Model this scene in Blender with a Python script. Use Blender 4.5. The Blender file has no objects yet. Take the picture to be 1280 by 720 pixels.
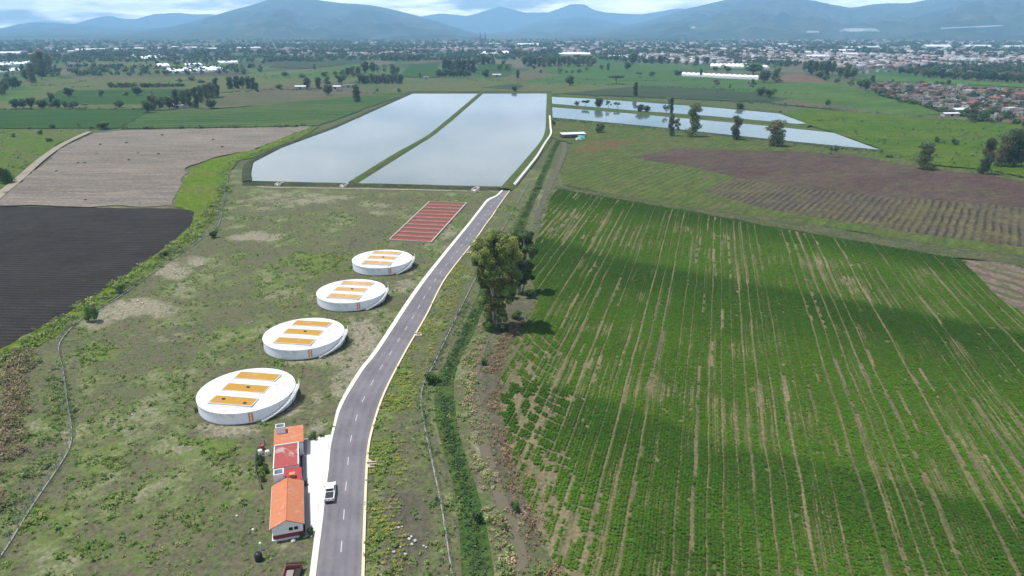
import bpy, bmesh, math, random
import numpy as np
from mathutils import Vector, Matrix

random.seed(11)
RNG = np.random.default_rng(11)
SC = bpy.context.scene
COL = SC.collection
R = math.radians

# ------------------------------------------------------------------ camera geometry
CAM_H, FPX, HORIZON = 80.0, 860.0, 37.0
PITCH = math.atan((360 - HORIZON) / FPX)
CP, SP = math.cos(PITCH), math.sin(PITCH)


def P(x, y, z=0.0):
    """point of the flat terrain (or of height z) seen at photo position x, y"""
    D = (y - 360) * CP + FPX * SP
    f = FPX * CP - (y - 360) * SP
    t = (CAM_H - z) / D
    return Vector(((x - 640) * t, f * t, z))


def px_of(X, Y, Z=0.0):
    """inverse of P for arrays"""
    dz = CAM_H - Z
    depth = Y * CP + dz * SP
    down = dz * CP - Y * SP
    return 640 + FPX * X / depth, 360 + FPX * down / depth


def m_per_px(y):
    return CAM_H / ((y - 360) * CP + FPX * SP)


def tall(y, ytop):
    b = P(640, y)
    D = (ytop - 360) * CP + FPX * SP
    f = FPX * CP - (ytop - 360) * SP
    return CAM_H - b.y * D / f


# ------------------------------------------------------------------ noise (numpy)
def vnoise(x, y, seed=0):
    x = np.asarray(x, float); y = np.asarray(y, float)
    xi = np.floor(x).astype(np.int64); yi = np.floor(y).astype(np.int64)
    fx = x - xi; fy = y - yi
    fx = fx * fx * (3 - 2 * fx); fy = fy * fy * (3 - 2 * fy)

    def h(a, b):
        n = (a * 374761393 + b * 668265263 + seed * 1274126177) & 0xFFFFFFFF
        n = ((n ^ (n >> 13)) * 1274126177) & 0xFFFFFFFF
        n = n ^ (n >> 16)
        return (n & 0xFFFF) / 65535.0
    return (h(xi, yi) * (1 - fx) + h(xi + 1, yi) * fx) * (1 - fy) + (h(xi, yi + 1) * (1 - fx) + h(xi + 1, yi + 1) * fx) * fy


def fbm(x, y, octaves=4, seed=0):
    s = 0; a = 0.5; t = 0
    for i in range(octaves):
        s = s + a * vnoise(x * 2 ** i, y * 2 ** i, seed + i * 17); t += a; a *= 0.55
    return s / t


def sstep(a, b, x):
    t = np.clip((x - a) / (b - a), 0, 1)
    return t * t * (3 - 2 * t)


def in_poly(x, y, poly):
    inside = np.zeros(np.shape(x), bool)
    n = len(poly)
    for i in range(n):
        x0, y0 = poly[i]; x1, y1 = poly[(i + 1) % n]
        if y0 == y1:
            continue
        c = ((y0 > y) != (y1 > y)) & (x < (x1 - x0) * (y - y0) / (y1 - y0) + x0)
        inside ^= c
    return inside


# ------------------------------------------------------------------ materials
def srgb(r, g, b, k=1.0):
    f = lambda v: ((v / 255) / 12.92 if v / 255 <= 0.04045 else ((v / 255 + 0.055) / 1.055) ** 2.4) * k
    return (f(r), f(g), f(b), 1)


def c4(c, k=1.0):
    return (c[0] * k, c[1] * k, c[2] * k, 1)


def new_mat(name, rough=0.9, spec=0.2):
    m = bpy.data.materials.new(name); m.use_nodes = True
    nt = m.node_tree
    b = nt.nodes['Principled BSDF']
    b.inputs['Roughness'].default_value = rough
    b.inputs['Specular IOR Level'].default_value = spec
    return m, nt, b


def N(nt, t, **kw):
    n = nt.nodes.new(t)
    for k, v in kw.items():
        setattr(n, k, v)
    return n


def tex_noise(nt, vec, scale, detail=4, rough=0.6, dist=0.0):
    n = N(nt, 'ShaderNodeTexNoise')
    n.inputs['Scale'].default_value = scale
    n.inputs['Detail'].default_value = detail
    n.inputs['Roughness'].default_value = rough
    n.inputs['Distortion'].default_value = dist
    nt.links.new(vec, n.inputs['Vector'])
    return n.outputs['Fac']


def ramp(nt, fac, a, b):
    n = N(nt, 'ShaderNodeMapRange'); n.interpolation_type = 'SMOOTHSTEP'
    n.inputs['From Min'].default_value = a; n.inputs['From Max'].default_value = b
    nt.links.new(fac, n.inputs['Value'])
    return n.outputs['Result']


def mix(nt, fac, a, b, blend='MIX'):
    n = N(nt, 'ShaderNodeMix'); n.data_type = 'RGBA'; n.blend_type = blend
    for s, v in ((n.inputs['Factor'], fac), (n.inputs['A'], a), (n.inputs['B'], b)):
        if isinstance(v, (tuple, list)):
            s.default_value = v
        elif isinstance(v, (int, float)):
            s.default_value = v
        else:
            nt.links.new(v, s)
    return n.outputs['Result']


def math_(nt, op, a, b=None, clamp=False):
    n = N(nt, 'ShaderNodeMath'); n.operation = op; n.use_clamp = clamp
    for s, v in ((n.inputs[0], a), (n.inputs[1], b)):
        if v is None:
            continue
        if isinstance(v, (int, float)):
            s.default_value = v
        else:
            nt.links.new(v, s)
    return n.outputs[0]


def coords(nt, rot=0.0, scale=(1, 1, 1)):
    tc = N(nt, 'ShaderNodeTexCoord')
    mp = N(nt, 'ShaderNodeMapping')
    mp.inputs['Rotation'].default_value = (0, 0, rot)
    mp.inputs['Scale'].default_value = scale
    nt.links.new(tc.outputs['Object'], mp.inputs['Vector'])
    return mp.outputs['Vector']


def bump(nt, b, h, strength=0.5, dist=0.1):
    n = N(nt, 'ShaderNodeBump')
    n.inputs['Strength'].default_value = strength; n.inputs['Distance'].default_value = dist
    nt.links.new(h, n.inputs['Height']); nt.links.new(n.outputs['Normal'], b.inputs['Normal'])


DK = 0.66


def field_mat(name, c1, c2, c3=None, low=60, midm=9, rows=None, fine=1.2, stretch=None):
    """soil or crop: c1/c2 mixed over LOW metres, c3 in patches of MIDM metres, fine mottling, rows=(direction deg from +Y, spacing, colour, amount)"""
    m, nt, b = new_mat(name, 0.95, 0.1)
    v = coords(nt)
    vs = v
    if stretch:                                   # long streaks along a direction
        mp = N(nt, 'ShaderNodeMapping'); mp.inputs['Scale'].default_value = (1, stretch[1], 1)
        nt.links.new(coords(nt, R(stretch[0])), mp.inputs['Vector']); vs = mp.outputs['Vector']
    col = mix(nt, ramp(nt, tex_noise(nt, vs, 1 / low, 4), 0.35, 0.65), c1, c2)
    if c3:
        col = mix(nt, ramp(nt, tex_noise(nt, vs, 1 / midm, 5, 0.7), 0.5, 0.72), col, c3)
    f = tex_noise(nt, v, 1 / fine, 3, 0.7)
    big = tex_noise(nt, vs, 1 / (midm * 0.55), 5, 0.75)
    col = mix(nt, 1.0, col, mix(nt, ramp(nt, f, 0.2, 0.8), (0.62 * DK, 0.62 * DK, 0.62 * DK, 1), (1.38 * DK, 1.38 * DK, 1.38 * DK, 1)), 'MULTIPLY')
    col = mix(nt, 1.0, col, mix(nt, ramp(nt, big, 0.3, 0.7), (0.72, 0.74, 0.76, 1), (1.28, 1.24, 1.2, 1)), 'MULTIPLY')
    if rows:
        vr = coords(nt, R(rows[0]))
        sx = N(nt, 'ShaderNodeSeparateXYZ'); nt.links.new(vr, sx.inputs[0])
        wob = math_(nt, 'MULTIPLY', tex_noise(nt, v, 1 / 15, 2), rows[1] * 0.9)
        ph = math_(nt, 'MULTIPLY', math_(nt, 'ADD', sx.outputs[0], wob), 2 * math.pi / rows[1])
        sn = math_(nt, 'ADD', math_(nt, 'MULTIPLY', math_(nt, 'SINE', ph), 0.5), 0.5)
        strength = math_(nt, 'MULTIPLY', ramp(nt, sn, 0.45, 0.85), math_(nt, 'MULTIPLY', ramp(nt, tex_noise(nt, v, 1 / 22, 4), 0.3, 0.62), rows[3]))
        col = mix(nt, strength, col, c4(rows[2], DK))
        bump(nt, b, sn, 0.6, rows[1] * 0.12)
    else:
        bump(nt, b, f, 0.6, fine * 0.15)
    hs = N(nt, 'ShaderNodeHueSaturation'); hs.inputs['Saturation'].default_value = 1.14; hs.inputs['Value'].default_value = 1.0
    nt.links.new(col, hs.inputs['Color']); nt.links.new(hs.outputs[0], b.inputs['Base Color'])
    return m


def plain(name, c, rough=0.6, var=0.12, scale=1.5, spec=0.3, metal=0.0, stain=None):
    m, nt, b = new_mat(name, rough, spec)
    v = coords(nt)
    f = tex_noise(nt, v, scale, 5, 0.65)
    col = mix(nt, f, c4(c, 1 - var), c4(c, 1 + var))
    if stain:
        col = mix(nt, ramp(nt, tex_noise(nt, v, stain[1], 5, 0.7, 1.0), stain[2], stain[2] + 0.14), col, stain[0])
    nt.links.new(col, b.inputs['Base Color'])
    b.inputs['Metallic'].default_value = metal
    bump(nt, b, f, 0.15, 0.02)
    return m


def leaf_mat(name, k=1.0, hue=None):
    """foliage: colour of each leaf clump from the mesh, a little difference from plant to plant"""
    m, nt, b = new_mat(name, 0.75, 0.15)
    at = N(nt, 'ShaderNodeAttribute'); at.attribute_name = 'tint'
    oi = N(nt, 'ShaderNodeObjectInfo')
    r = mix(nt, oi.outputs['Random'], (0.68 * k, 0.76 * k, 0.8 * k, 1), (1.65 * k, 1.45 * k, 1.2 * k, 1))
    col = mix(nt, 1.0, at.outputs['Color'], r, 'MULTIPLY')
    nt.links.new(col, b.inputs['Base Color'])
    tr = N(nt, 'ShaderNodeBsdfTranslucent'); nt.links.new(col, tr.inputs['Color'])
    ms = N(nt, 'ShaderNodeMixShader'); ms.inputs[0].default_value = 0.4
    nt.links.new(b.outputs[0], ms.inputs[1]); nt.links.new(tr.outputs[0], ms.inputs[2])
    nt.links.new(ms.outputs[0], nt.nodes['Material Output'].inputs['Surface'])
    return m


# ------------------------------------------------------------------ objects
def tag(o, label=None, cat=None, group=None, kind=None):
    if label: o['label'] = label
    if cat: o['category'] = cat
    if group: o['group'] = group
    if kind: o['kind'] = kind
    return o


def empty(name, loc, rz=0.0):
    o = bpy.data.objects.new(name, None); COL.objects.link(o)
    o.location = loc; o.rotation_euler = (0, 0, rz); o.empty_display_size = 0.5
    return o


def link(name, me, parent=None):
    o = bpy.data.objects.new(name, me); COL.objects.link(o)
    if parent: o.parent = parent
    return o


def np_mesh(name, verts, quads, mats, tint=None, mi=None, tri=False, smooth=False, attr='tint'):
    k = 3 if tri else 4
    me = bpy.data.meshes.new(name)
    verts = np.asarray(verts, np.float32); quads = np.asarray(quads, np.int32)
    me.vertices.add(len(verts)); me.vertices.foreach_set('co', verts.ravel())
    me.loops.add(quads.size); me.loops.foreach_set('vertex_index', quads.ravel())
    me.polygons.add(len(quads)); me.polygons.foreach_set('loop_start', np.arange(len(quads), dtype=np.int32) * k)
    for m in mats: me.materials.append(m)
    if mi is not None: me.polygons.foreach_set('material_index', np.asarray(mi, np.int32))
    if smooth: me.polygons.foreach_set('use_smooth', np.ones(len(quads), bool))
    if tint is not None:
        a = me.attributes.new(attr, 'FLOAT_COLOR', 'POINT')
        a.data.foreach_set('color', np.asarray(tint, np.float32).ravel())
    me.update(calc_edges=True)
    return me


class MB:
    """collects boxes, prisms and tubes into one mesh"""
    def __init__(s): s.v = []; s.f = []; s.m = []

    def add(s, vs, fs, mi=0):
        o = len(s.v); s.v += [tuple(v) for v in vs]
        for f in fs: s.f.append(tuple(i + o for i in f)); s.m.append(mi)
        return s

    def box(s, x0, y0, z0, x1, y1, z1, mi=0, M=None):
        vs = [Vector(p) for p in ((x0, y0, z0), (x1, y0, z0), (x1, y1, z0), (x0, y1, z0), (x0, y0, z1), (x1, y0, z1), (x1, y1, z1), (x0, y1, z1))]
        if M: vs = [M @ v for v in vs]
        return s.add(vs, [(0, 3, 2, 1), (4, 5, 6, 7), (0, 1, 5, 4), (1, 2, 6, 5), (2, 3, 7, 6), (3, 0, 4, 7)], mi)

    def hexa(s, lo, hi, mi=0):
        n = len(lo)
        return s.add(list(lo) + list(hi), [tuple(range(n))[::-1], tuple(range(n, 2 * n))] + [(i, (i + 1) % n, n + (i + 1) % n, n + i) for i in range(n)], mi)

    def tube(s, pts, rad, n=8, mi=0, cap=True):
        rings = []
        pts = [Vector(p) for p in pts]
        if not hasattr(rad, '__len__'): rad = [rad] * len(pts)
        for i, p in enumerate(pts):
            d = (pts[min(i + 1, len(pts) - 1)] - pts[max(i - 1, 0)]).normalized()
            a = d.orthogonal().normalized() if abs(d.z) < 0.95 else Vector((1, 0, 0))
            a = (a - d * a.dot(d)).normalized(); b = d.cross(a)
            rings.append([p + (a * math.cos(2 * math.pi * k / n) + b * math.sin(2 * math.pi * k / n)) * rad[i] for k in range(n)])
        vs = [v for r in rings for v in r]
        fs = [(i * n + k, i * n + (k + 1) % n, (i + 1) * n + (k + 1) % n, (i + 1) * n + k) for i in range(len(pts) - 1) for k in range(n)]
        if cap: fs += [tuple(range(n))[::-1], tuple((len(pts) - 1) * n + k for k in range(n))]
        return s.add(vs, fs, mi)

    def build(s, name, mats, parent=None, smooth=False, bevel=0):
        me = bpy.data.meshes.new(name)
        me.from_pydata(s.v, [], s.f)
        for m in (mats if isinstance(mats, (list, tuple)) else [mats]): me.materials.append(m)
        me.polygons.foreach_set('material_index', s.m)
        if bevel:
            bm = bmesh.new(); bm.from_mesh(me)
            bmesh.ops.bevel(bm, geom=bm.edges[:], offset=bevel, segments=2, affect='EDGES', profile=0.7)
            bm.to_mesh(me); bm.free()
        if smooth: me.polygons.foreach_set('use_smooth', [True] * len(me.polygons))
        me.update()
        return link(name, me, parent)


def catmull(pts, step=2.0):
    pts = [Vector(p) for p in pts]
    out = []
    for i in range(len(pts) - 1):
        p0 = pts[max(i - 1, 0)]; p1 = pts[i]; p2 = pts[i + 1]; p3 = pts[min(i + 2, len(pts) - 1)]
        n = max(2, int((p2 - p1).length / step))
        for k in range(n):
            t = k / n
            out.append(0.5 * ((2 * p1) + (p2 - p0) * t + (2 * p0 - 5 * p1 + 4 * p2 - p3) * t * t + (3 * p1 - p0 - 3 * p2 + p3) * t ** 3))
    out.append(pts[-1])
    return out


def jitter_poly(pts, step, amp, seed):
    out = []
    n = len(pts)
    for i in range(n):
        a = Vector(pts[i]); b = Vector(pts[(i + 1) % n]); d = b - a
        k = max(1, min(160, int(d.length / step))); nrm = Vector((-d.y, d.x, 0)).normalized()
        for j in range(k):
            p = a + d * (j / k)
            w = (float(fbm(p.x / (step * 3), p.y / (step * 3), 3, seed)) - 0.5) * 2 * amp
            out.append(p + nrm * w * (0 if j == 0 else 1))
    return out


_order = [0]


def sheet(name, px, mat, z=None, amp=None, step=None, kind='structure', world=None):
    """a field: the outline seen in the photo laid on the terrain, its edge a little ragged"""
    pts = world or [P(x, y) for x, y in px]
    dist = min(p.length for p in pts)
    _order[0] += 1
    z = (0.03 + 0.004 * _order[0] + (0.0002 * dist if dist > 300 else 0)) if z is None else z
    step = step or max(2.0, dist / 120); amp = (step * 0.5) if amp is None else amp
    q = jitter_poly(pts, step, amp, _order[0])
    me = bpy.data.meshes.new(name)
    me.from_pydata([(p.x, p.y, z) for p in q], [], [tuple(range(len(q)))])
    me.materials.append(mat); me.update()
    if me.polygons[0].normal.z < 0: me.flip_normals()
    o = link(name, me)
    if kind: o['kind'] = kind
    return o


def slab(name, pts, ztop, mat, zbot=-0.35, parent=None, kind=None):
    pts = [Vector(p) for p in pts]
    area = sum(pts[i].x * pts[(i + 1) % len(pts)].y - pts[(i + 1) % len(pts)].x * pts[i].y for i in range(len(pts)))
    if area < 0: pts = pts[::-1]
    o = MB().hexa([(p.x, p.y, zbot) for p in pts], [(p.x, p.y, ztop) for p in pts]).build(name, mat, parent)
    if kind: o['kind'] = kind
    return o


def ribbon(name, left, right, z, mat, parent=None, kind=None):
    n = len(left)
    vs = [(p.x, p.y, z) for p in left] + [(p.x, p.y, z) for p in right]
    o = MB().add(vs, [(i, n + i, n + i + 1, i + 1) for i in range(n - 1)]).build(name, mat, parent)
    if o.data.polygons[0].normal.z < 0: o.data.flip_normals()
    if kind: o['kind'] = kind
    return o


def offset_line(line, d):
    out = []
    for i, p in enumerate(line):
        t = (line[min(i + 1, len(line) - 1)] - line[max(i - 1, 0)]); t.z = 0; t.normalize()
        out.append(p + Vector((-t.y, t.x, 0)) * d)
    return out


def resample(line, n):
    line = [Vector(p) for p in line]
    L = [0]
    for a, b in zip(line, line[1:]): L.append(L[-1] + (b - a).length)
    out = []
    for k in range(n):
        s = L[-1] * k / (n - 1); i = 0
        while i < len(L) - 2 and L[i + 1] < s: i += 1
        t = (s - L[i]) / max(1e-9, L[i + 1] - L[i])
        out.append(line[i].lerp(line[i + 1], min(1, t)))
    return out


# ------------------------------------------------------------------ foliage
def leaf_quads(cen, rad, n_each, size, rng, tints, shell=0.45, up=0.0):
    """N leaf clumps as small quads through ellipsoids; tints: one RGB per ellipsoid"""
    cen = np.repeat(np.asarray(cen, float), n_each, 0); rad = np.repeat(np.asarray(rad, float), n_each, 0)
    tin = np.repeat(np.asarray(tints, float), n_each, 0)
    n = len(cen)
    d = rng.normal(size=(n, 3)); d /= np.linalg.norm(d, axis=1, keepdims=True)
    r = rng.random(n) ** shell
    p = cen + d * r[:, None] * rad
    nrm = d * (0.6 if up > 0.3 else 1.0) + rng.normal(size=(n, 3)) * 0.6 + np.array([0, 0, up + 0.35])
    nrm /= np.linalg.norm(nrm, axis=1, keepdims=True)
    a = np.cross(nrm, rng.normal(size=(n, 3))); a /= np.linalg.norm(a, axis=1, keepdims=True) + 1e-9
    b = np.cross(nrm, a)
    sz = (np.asarray(size) * (0.6 + 0.8 * rng.random(n)))[:, None]
    bend = nrm * sz * 0.35
    v = np.stack([p - a * sz, p - b * sz * 0.7 + bend, p + a * sz, p + b * sz * 0.7 + bend], 1).reshape(-1, 3)
    t = tin * (0.7 + 0.6 * rng.random((n, 1)))
    t = np.concatenate([t, np.ones((n, 1))], 1)
    return v, np.repeat(t, 4, 0)


def quads_of(nv):
    return np.arange(nv, dtype=np.int32).reshape(-1, 4)


def lobes_for(kind, rng):
    cen, rad = [], []
    if kind == 'round':
        for k in range(11):
            a = rng.random() * 6.28; q = 0.30 * math.sqrt(rng.random())
            cen.append((q * math.cos(a), q * math.sin(a), 0.28 + 0.54 * rng.random())); s = 0.15 + 0.1 * rng.random(); rad.append((s * 1.15, s * 1.15, s * 0.9))
        cen.append((0, 0, 0.5)); rad.append((0.36, 0.36, 0.36))
    elif kind == 'tall':
        for k in range(13):
            z = 0.12 + 0.80 * (k / 12); a = rng.random() * 6.28; q = 0.26 * rng.random() * (1.15 - 0.6 * z)
            cen.append((q * math.cos(a), q * math.sin(a), z)); s = 0.22 + 0.16 * rng.random(); rad.append((s, s, 0.07 + 0.05 * rng.random()))
    elif kind == 'column':
        for k in range(9):
            z = 0.12 + 0.8 * k / 8; cen.append(((rng.random() - .5) * .12, (rng.random() - .5) * .12, z)); s = 0.42 * (1 - 0.55 * abs(z - 0.4)); rad.append((s, s, 0.09))
    elif kind == 'flat':
        for k in range(9):
            a = rng.random() * 6.28; q = 0.36 * math.sqrt(rng.random())
            cen.append((q * math.cos(a), q * math.sin(a), 0.72 + 0.14 * rng.random())); rad.append((0.2, 0.2, 0.12))
    elif kind == 'sparse':
        for k in range(9):
            a = rng.random() * 6.28; q = 0.36 * math.sqrt(rng.random())
            cen.append((q * math.cos(a), q * math.sin(a), 0.36 + 0.56 * rng.random())); s = 0.09 + 0.08 * rng.random(); rad.append((s, s, s * 0.7))
    else:  # bush
        for k in range(9):
            a = rng.random() * 6.28; q = 0.32 * math.sqrt(rng.random())
            cen.append((q * math.cos(a), q * math.sin(a), 0.2 + 0.5 * rng.random())); s = 0.14 + 0.12 * rng.random(); rad.append((s, s, s * 1.1))
        cen.append((0, 0, 0.4)); rad.append((0.34, 0.34, 0.36))
    return np.array(cen), np.array(rad)


GREENS = {'round': (0.062, 0.095, 0.045), 'tall': (0.075, 0.098, 0.055), 'column': (0.05, 0.08, 0.042), 'flat': (0.06, 0.095, 0.045), 'sparse': (0.11, 0.125, 0.08), 'bush': (0.065, 0.11, 0.036)}


def crown_mesh(kind, seed, n, size, mat, scale=(1, 1, 1), tint=None):
    rng = np.random.default_rng(seed)
    cen, rad = lobes_for(kind, rng)
    cen = cen * np.array(scale); rad = rad * np.array(scale)
    base = np.array(tint or GREENS[kind])
    t = base[None] * (0.75 + 0.55 * rng.random((len(cen), 1))) * (1 + 0.12 * rng.normal(size=(len(cen), 3)))
    v, tc = leaf_quads(cen, rad, max(2, n // len(cen)), size, rng, t)
    v[:, 2] = np.maximum(v[:, 2], 0.01)
    return np_mesh('crown', v, quads_of(len(v)), [mat], tc)


def trunk_mb(h, w, kind, seed, n=6):
    rr = random.Random(seed); mb = MB()
    top = {'round': 0.6, 'tall': 0.9, 'column': 0.9, 'flat': 0.72, 'sparse': 0.85, 'bush': 0.3}[kind]
    r0 = 0.022 * h if kind != 'round' else 0.03 * h
    pts = [Vector((0, 0, -0.02 * h))]
    for k in range(1, 5):
        pts.append(Vector(((rr.random() - .5) * w * 0.1, (rr.random() - .5) * w * 0.1, top * h * k / 4)))
    mb.tube(pts, [r0 * (1.25 - 0.22 * k) for k in range(5)], n)
    for k in range(5):
        i = 1 + k % 3; a = rr.random() * 6.28; q = w * (0.2 + 0.16 * rr.random())
        p = pts[i]; e = Vector((q * math.cos(a), q * math.sin(a), min(h * 0.92, p.z + h * (0.14 + 0.14 * rr.random()))))
        mb.tube([p, p.lerp(e, 0.5) + Vector((0, 0, h * 0.02)), e], [r0 * 0.5, r0 * 0.35, r0 * 0.15], 5)
    return mb


# ------------------------------------------------------------------ light, sky, camera
SUN_EL = R(68); sun_dir = Vector((-0.985 * math.cos(SUN_EL), 0.17 * math.cos(SUN_EL), math.sin(SUN_EL))).normalized()
ld = bpy.data.lights.new('sun', 'SUN'); ld.energy = 4.5; ld.angle = R(0.53); ld.color = (1.0, 0.965, 0.915)
lo = bpy.data.objects.new('sun', ld); COL.objects.link(lo)
lo.rotation_euler = sun_dir.to_track_quat('Z', 'Y').to_euler(); lo.location = (0, 0, 300)

w = bpy.data.worlds.new('World'); SC.world = w; w.use_nodes = True
nt = w.node_tree; nt.nodes.clear()
out = N(nt, 'ShaderNodeOutputWorld'); bg = N(nt, 'ShaderNodeBackground'); bg.inputs['Strength'].default_value = 0.1
sky = N(nt, 'ShaderNodeTexSky'); sky.sky_type = 'NISHITA'; sky.sun_disc = False
sky.sun_elevation = SUN_EL; sky.sun_rotation = math.atan2(sun_dir.x, sun_dir.y)
tc = N(nt, 'ShaderNodeTexCoord'); sx = N(nt, 'ShaderNodeSeparateXYZ'); nt.links.new(tc.outputs['Generated'], sx.inputs[0])
den = math_(nt, 'ADD', math_(nt, 'MAXIMUM', sx.outputs[2], 0.0), 0.10)
cx = N(nt, 'ShaderNodeCombineXYZ')
nt.links.new(math_(nt, 'DIVIDE', sx.outputs[0], den), cx.inputs[0]); nt.links.new(math_(nt, 'DIVIDE', sx.outputs[1], den), cx.inputs[1])
n1 = tex_noise(nt, cx.outputs[0], 0.75, 7, 0.58, 0.3)
n2 = tex_noise(nt, cx.outputs[0], 1.9, 6, 0.6, 0.2)
cover = ramp(nt, n1, 0.34, 0.54)
lit = ramp(nt, n2, 0.34, 0.66)
elev = ramp(nt, sx.outputs[2], 0.12, 0.6)
cl = mix(nt, lit, (8.6, 8.9, 9.2, 1), (13.5, 13.4, 13.2, 1))
cl = mix(nt, elev, cl, (2.6, 3.0, 3.7, 1))
low = ramp(nt, sx.outputs[2], 0.045, 0.12)
cl = mix(nt, low, mix(nt, lit, (21, 19.8, 19.2, 1), (33, 30.5, 28.5, 1)), cl)
nt.links.new(mix(nt, cover, sky.outputs['Color'], cl), bg.inputs['Color'])
nt.links.new(bg.outputs[0], out.inputs['Surface'])

cd = bpy.data.cameras.new('camera'); cam = bpy.data.objects.new('camera', cd); COL.objects.link(cam); SC.camera = cam
cd.sensor_fit = 'HORIZONTAL'; cd.angle = 2 * math.atan(640 / FPX); cd.clip_start = 0.5; cd.clip_end = 80000
cam.location = (0, 0, CAM_H); cam.rotation_euler = (R(90) - PITCH, 0, 0)
SC.view_settings.view_transform = 'Standard'; SC.view_settings.look = 'None'
SC.view_settings.exposure = 0.5; SC.view_settings.gamma = 1.0
SC.cycles.max_bounces = 6; SC.cycles.diffuse_bounces = 2; SC.cycles.glossy_bounces = 3; SC.cycles.volume_bounces = 2
SC.cycles.sample_clamp_indirect = 4.0

# ------------------------------------------------------------------ terrain
def rough_mat(name, patchwork=False):
    m, nt, b = new_mat(name, 0.95, 0.1)
    v = coords(nt)
    g1 = mix(nt, ramp(nt, tex_noise(nt, v, 1 / 70, 5), 0.38, 0.62), (0.085, 0.125, 0.045, 1), (0.12, 0.125, 0.065, 1))
    g1 = mix(nt, ramp(nt, tex_noise(nt, v, 1 / 12, 5, 0.7), 0.52, 0.7), g1, (0.06, 0.115, 0.03, 1))
    g1 = mix(nt, ramp(nt, tex_noise(nt, v, 1 / 25, 5, 0.7), 0.6, 0.75), g1, (0.15, 0.125, 0.085, 1))
    vr = coords(nt, R(24), (1 / 120, 1 / 260, 1))
    vo = N(nt, 'ShaderNodeTexVoronoi'); vo.distance = 'CHEBYCHEV'; vo.inputs['Scale'].default_value = 1.0; vo.inputs['Randomness'].default_value = 0.75
    nt.links.new(vr, vo.inputs['Vector'])
    sp = N(nt, 'ShaderNodeSeparateColor'); nt.links.new(vo.outputs['Color'], sp.inputs[0])
    cr = N(nt, 'ShaderNodeValToRGB'); cr.color_ramp.interpolation = 'CONSTANT'
    el = cr.color_ramp.elements
    cols = [(0.055, 0.12, 0.035), (0.085, 0.14, 0.05), (0.13, 0.125, 0.075), (0.05, 0.095, 0.035), (0.10, 0.15, 0.05), (0.085, 0.08, 0.06), (0.06, 0.11, 0.04), (0.15, 0.13, 0.10)]
    el[0].color = (*cols[0], 1); el[1].position = 1 / 8; el[1].color = (*cols[1], 1)
    for i in range(2, 8):
        e = el.new(i / 8); e.color = (*cols[i], 1)
    nt.links.new(sp.outputs[0], cr.inputs[0])
    pw = mix(nt, 1.0, cr.outputs[0], mix(nt, tex_noise(nt, v, 1 / 40, 5), (0.6, 0.6, 0.6, 1), (1.4, 1.4, 1.4, 1)), 'MULTIPLY')
    sp2 = N(nt, 'ShaderNodeSeparateXYZ'); nt.links.new(coords(nt), sp2.inputs[0])
    col = mix(nt, ramp(nt, sp2.outputs[1], 1150, 1350), g1, pw)
    f = tex_noise(nt, v, 0.6, 4, 0.7)
    col = mix(nt, 1.0, col, mix(nt, f, (0.42, 0.42, 0.40, 1), (0.88, 0.88, 0.84, 1)), 'MULTIPLY')
    nt.links.new(col, b.inputs['Base Color']); bump(nt, b, f, 0.5, 0.3)
    return m


gx = np.concatenate([np.linspace(-21500, -3000, 10), np.linspace(-2600, 2600, 27), np.linspace(3000, 21500, 10)])
gy = np.concatenate([np.linspace(-2500, 0, 4), np.linspace(200, 6000, 30), np.linspace(7000, 21300, 14)])
GX, GY = np.meshgrid(gx, gy); nxg = len(gx)
idx = np.arange(len(gx) * len(gy)).reshape(len(gy), nxg)
q = np.stack([idx[:-1, :-1], idx[:-1, 1:], idx[1:, 1:], idx[1:, :-1]], -1).reshape(-1, 4)
tag(link('ground', np_mesh('ground', np.stack([GX.ravel(), GY.ravel(), np.full(GX.size, -0.4)], 1), q, [rough_mat('ground')])), kind='structure')

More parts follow.
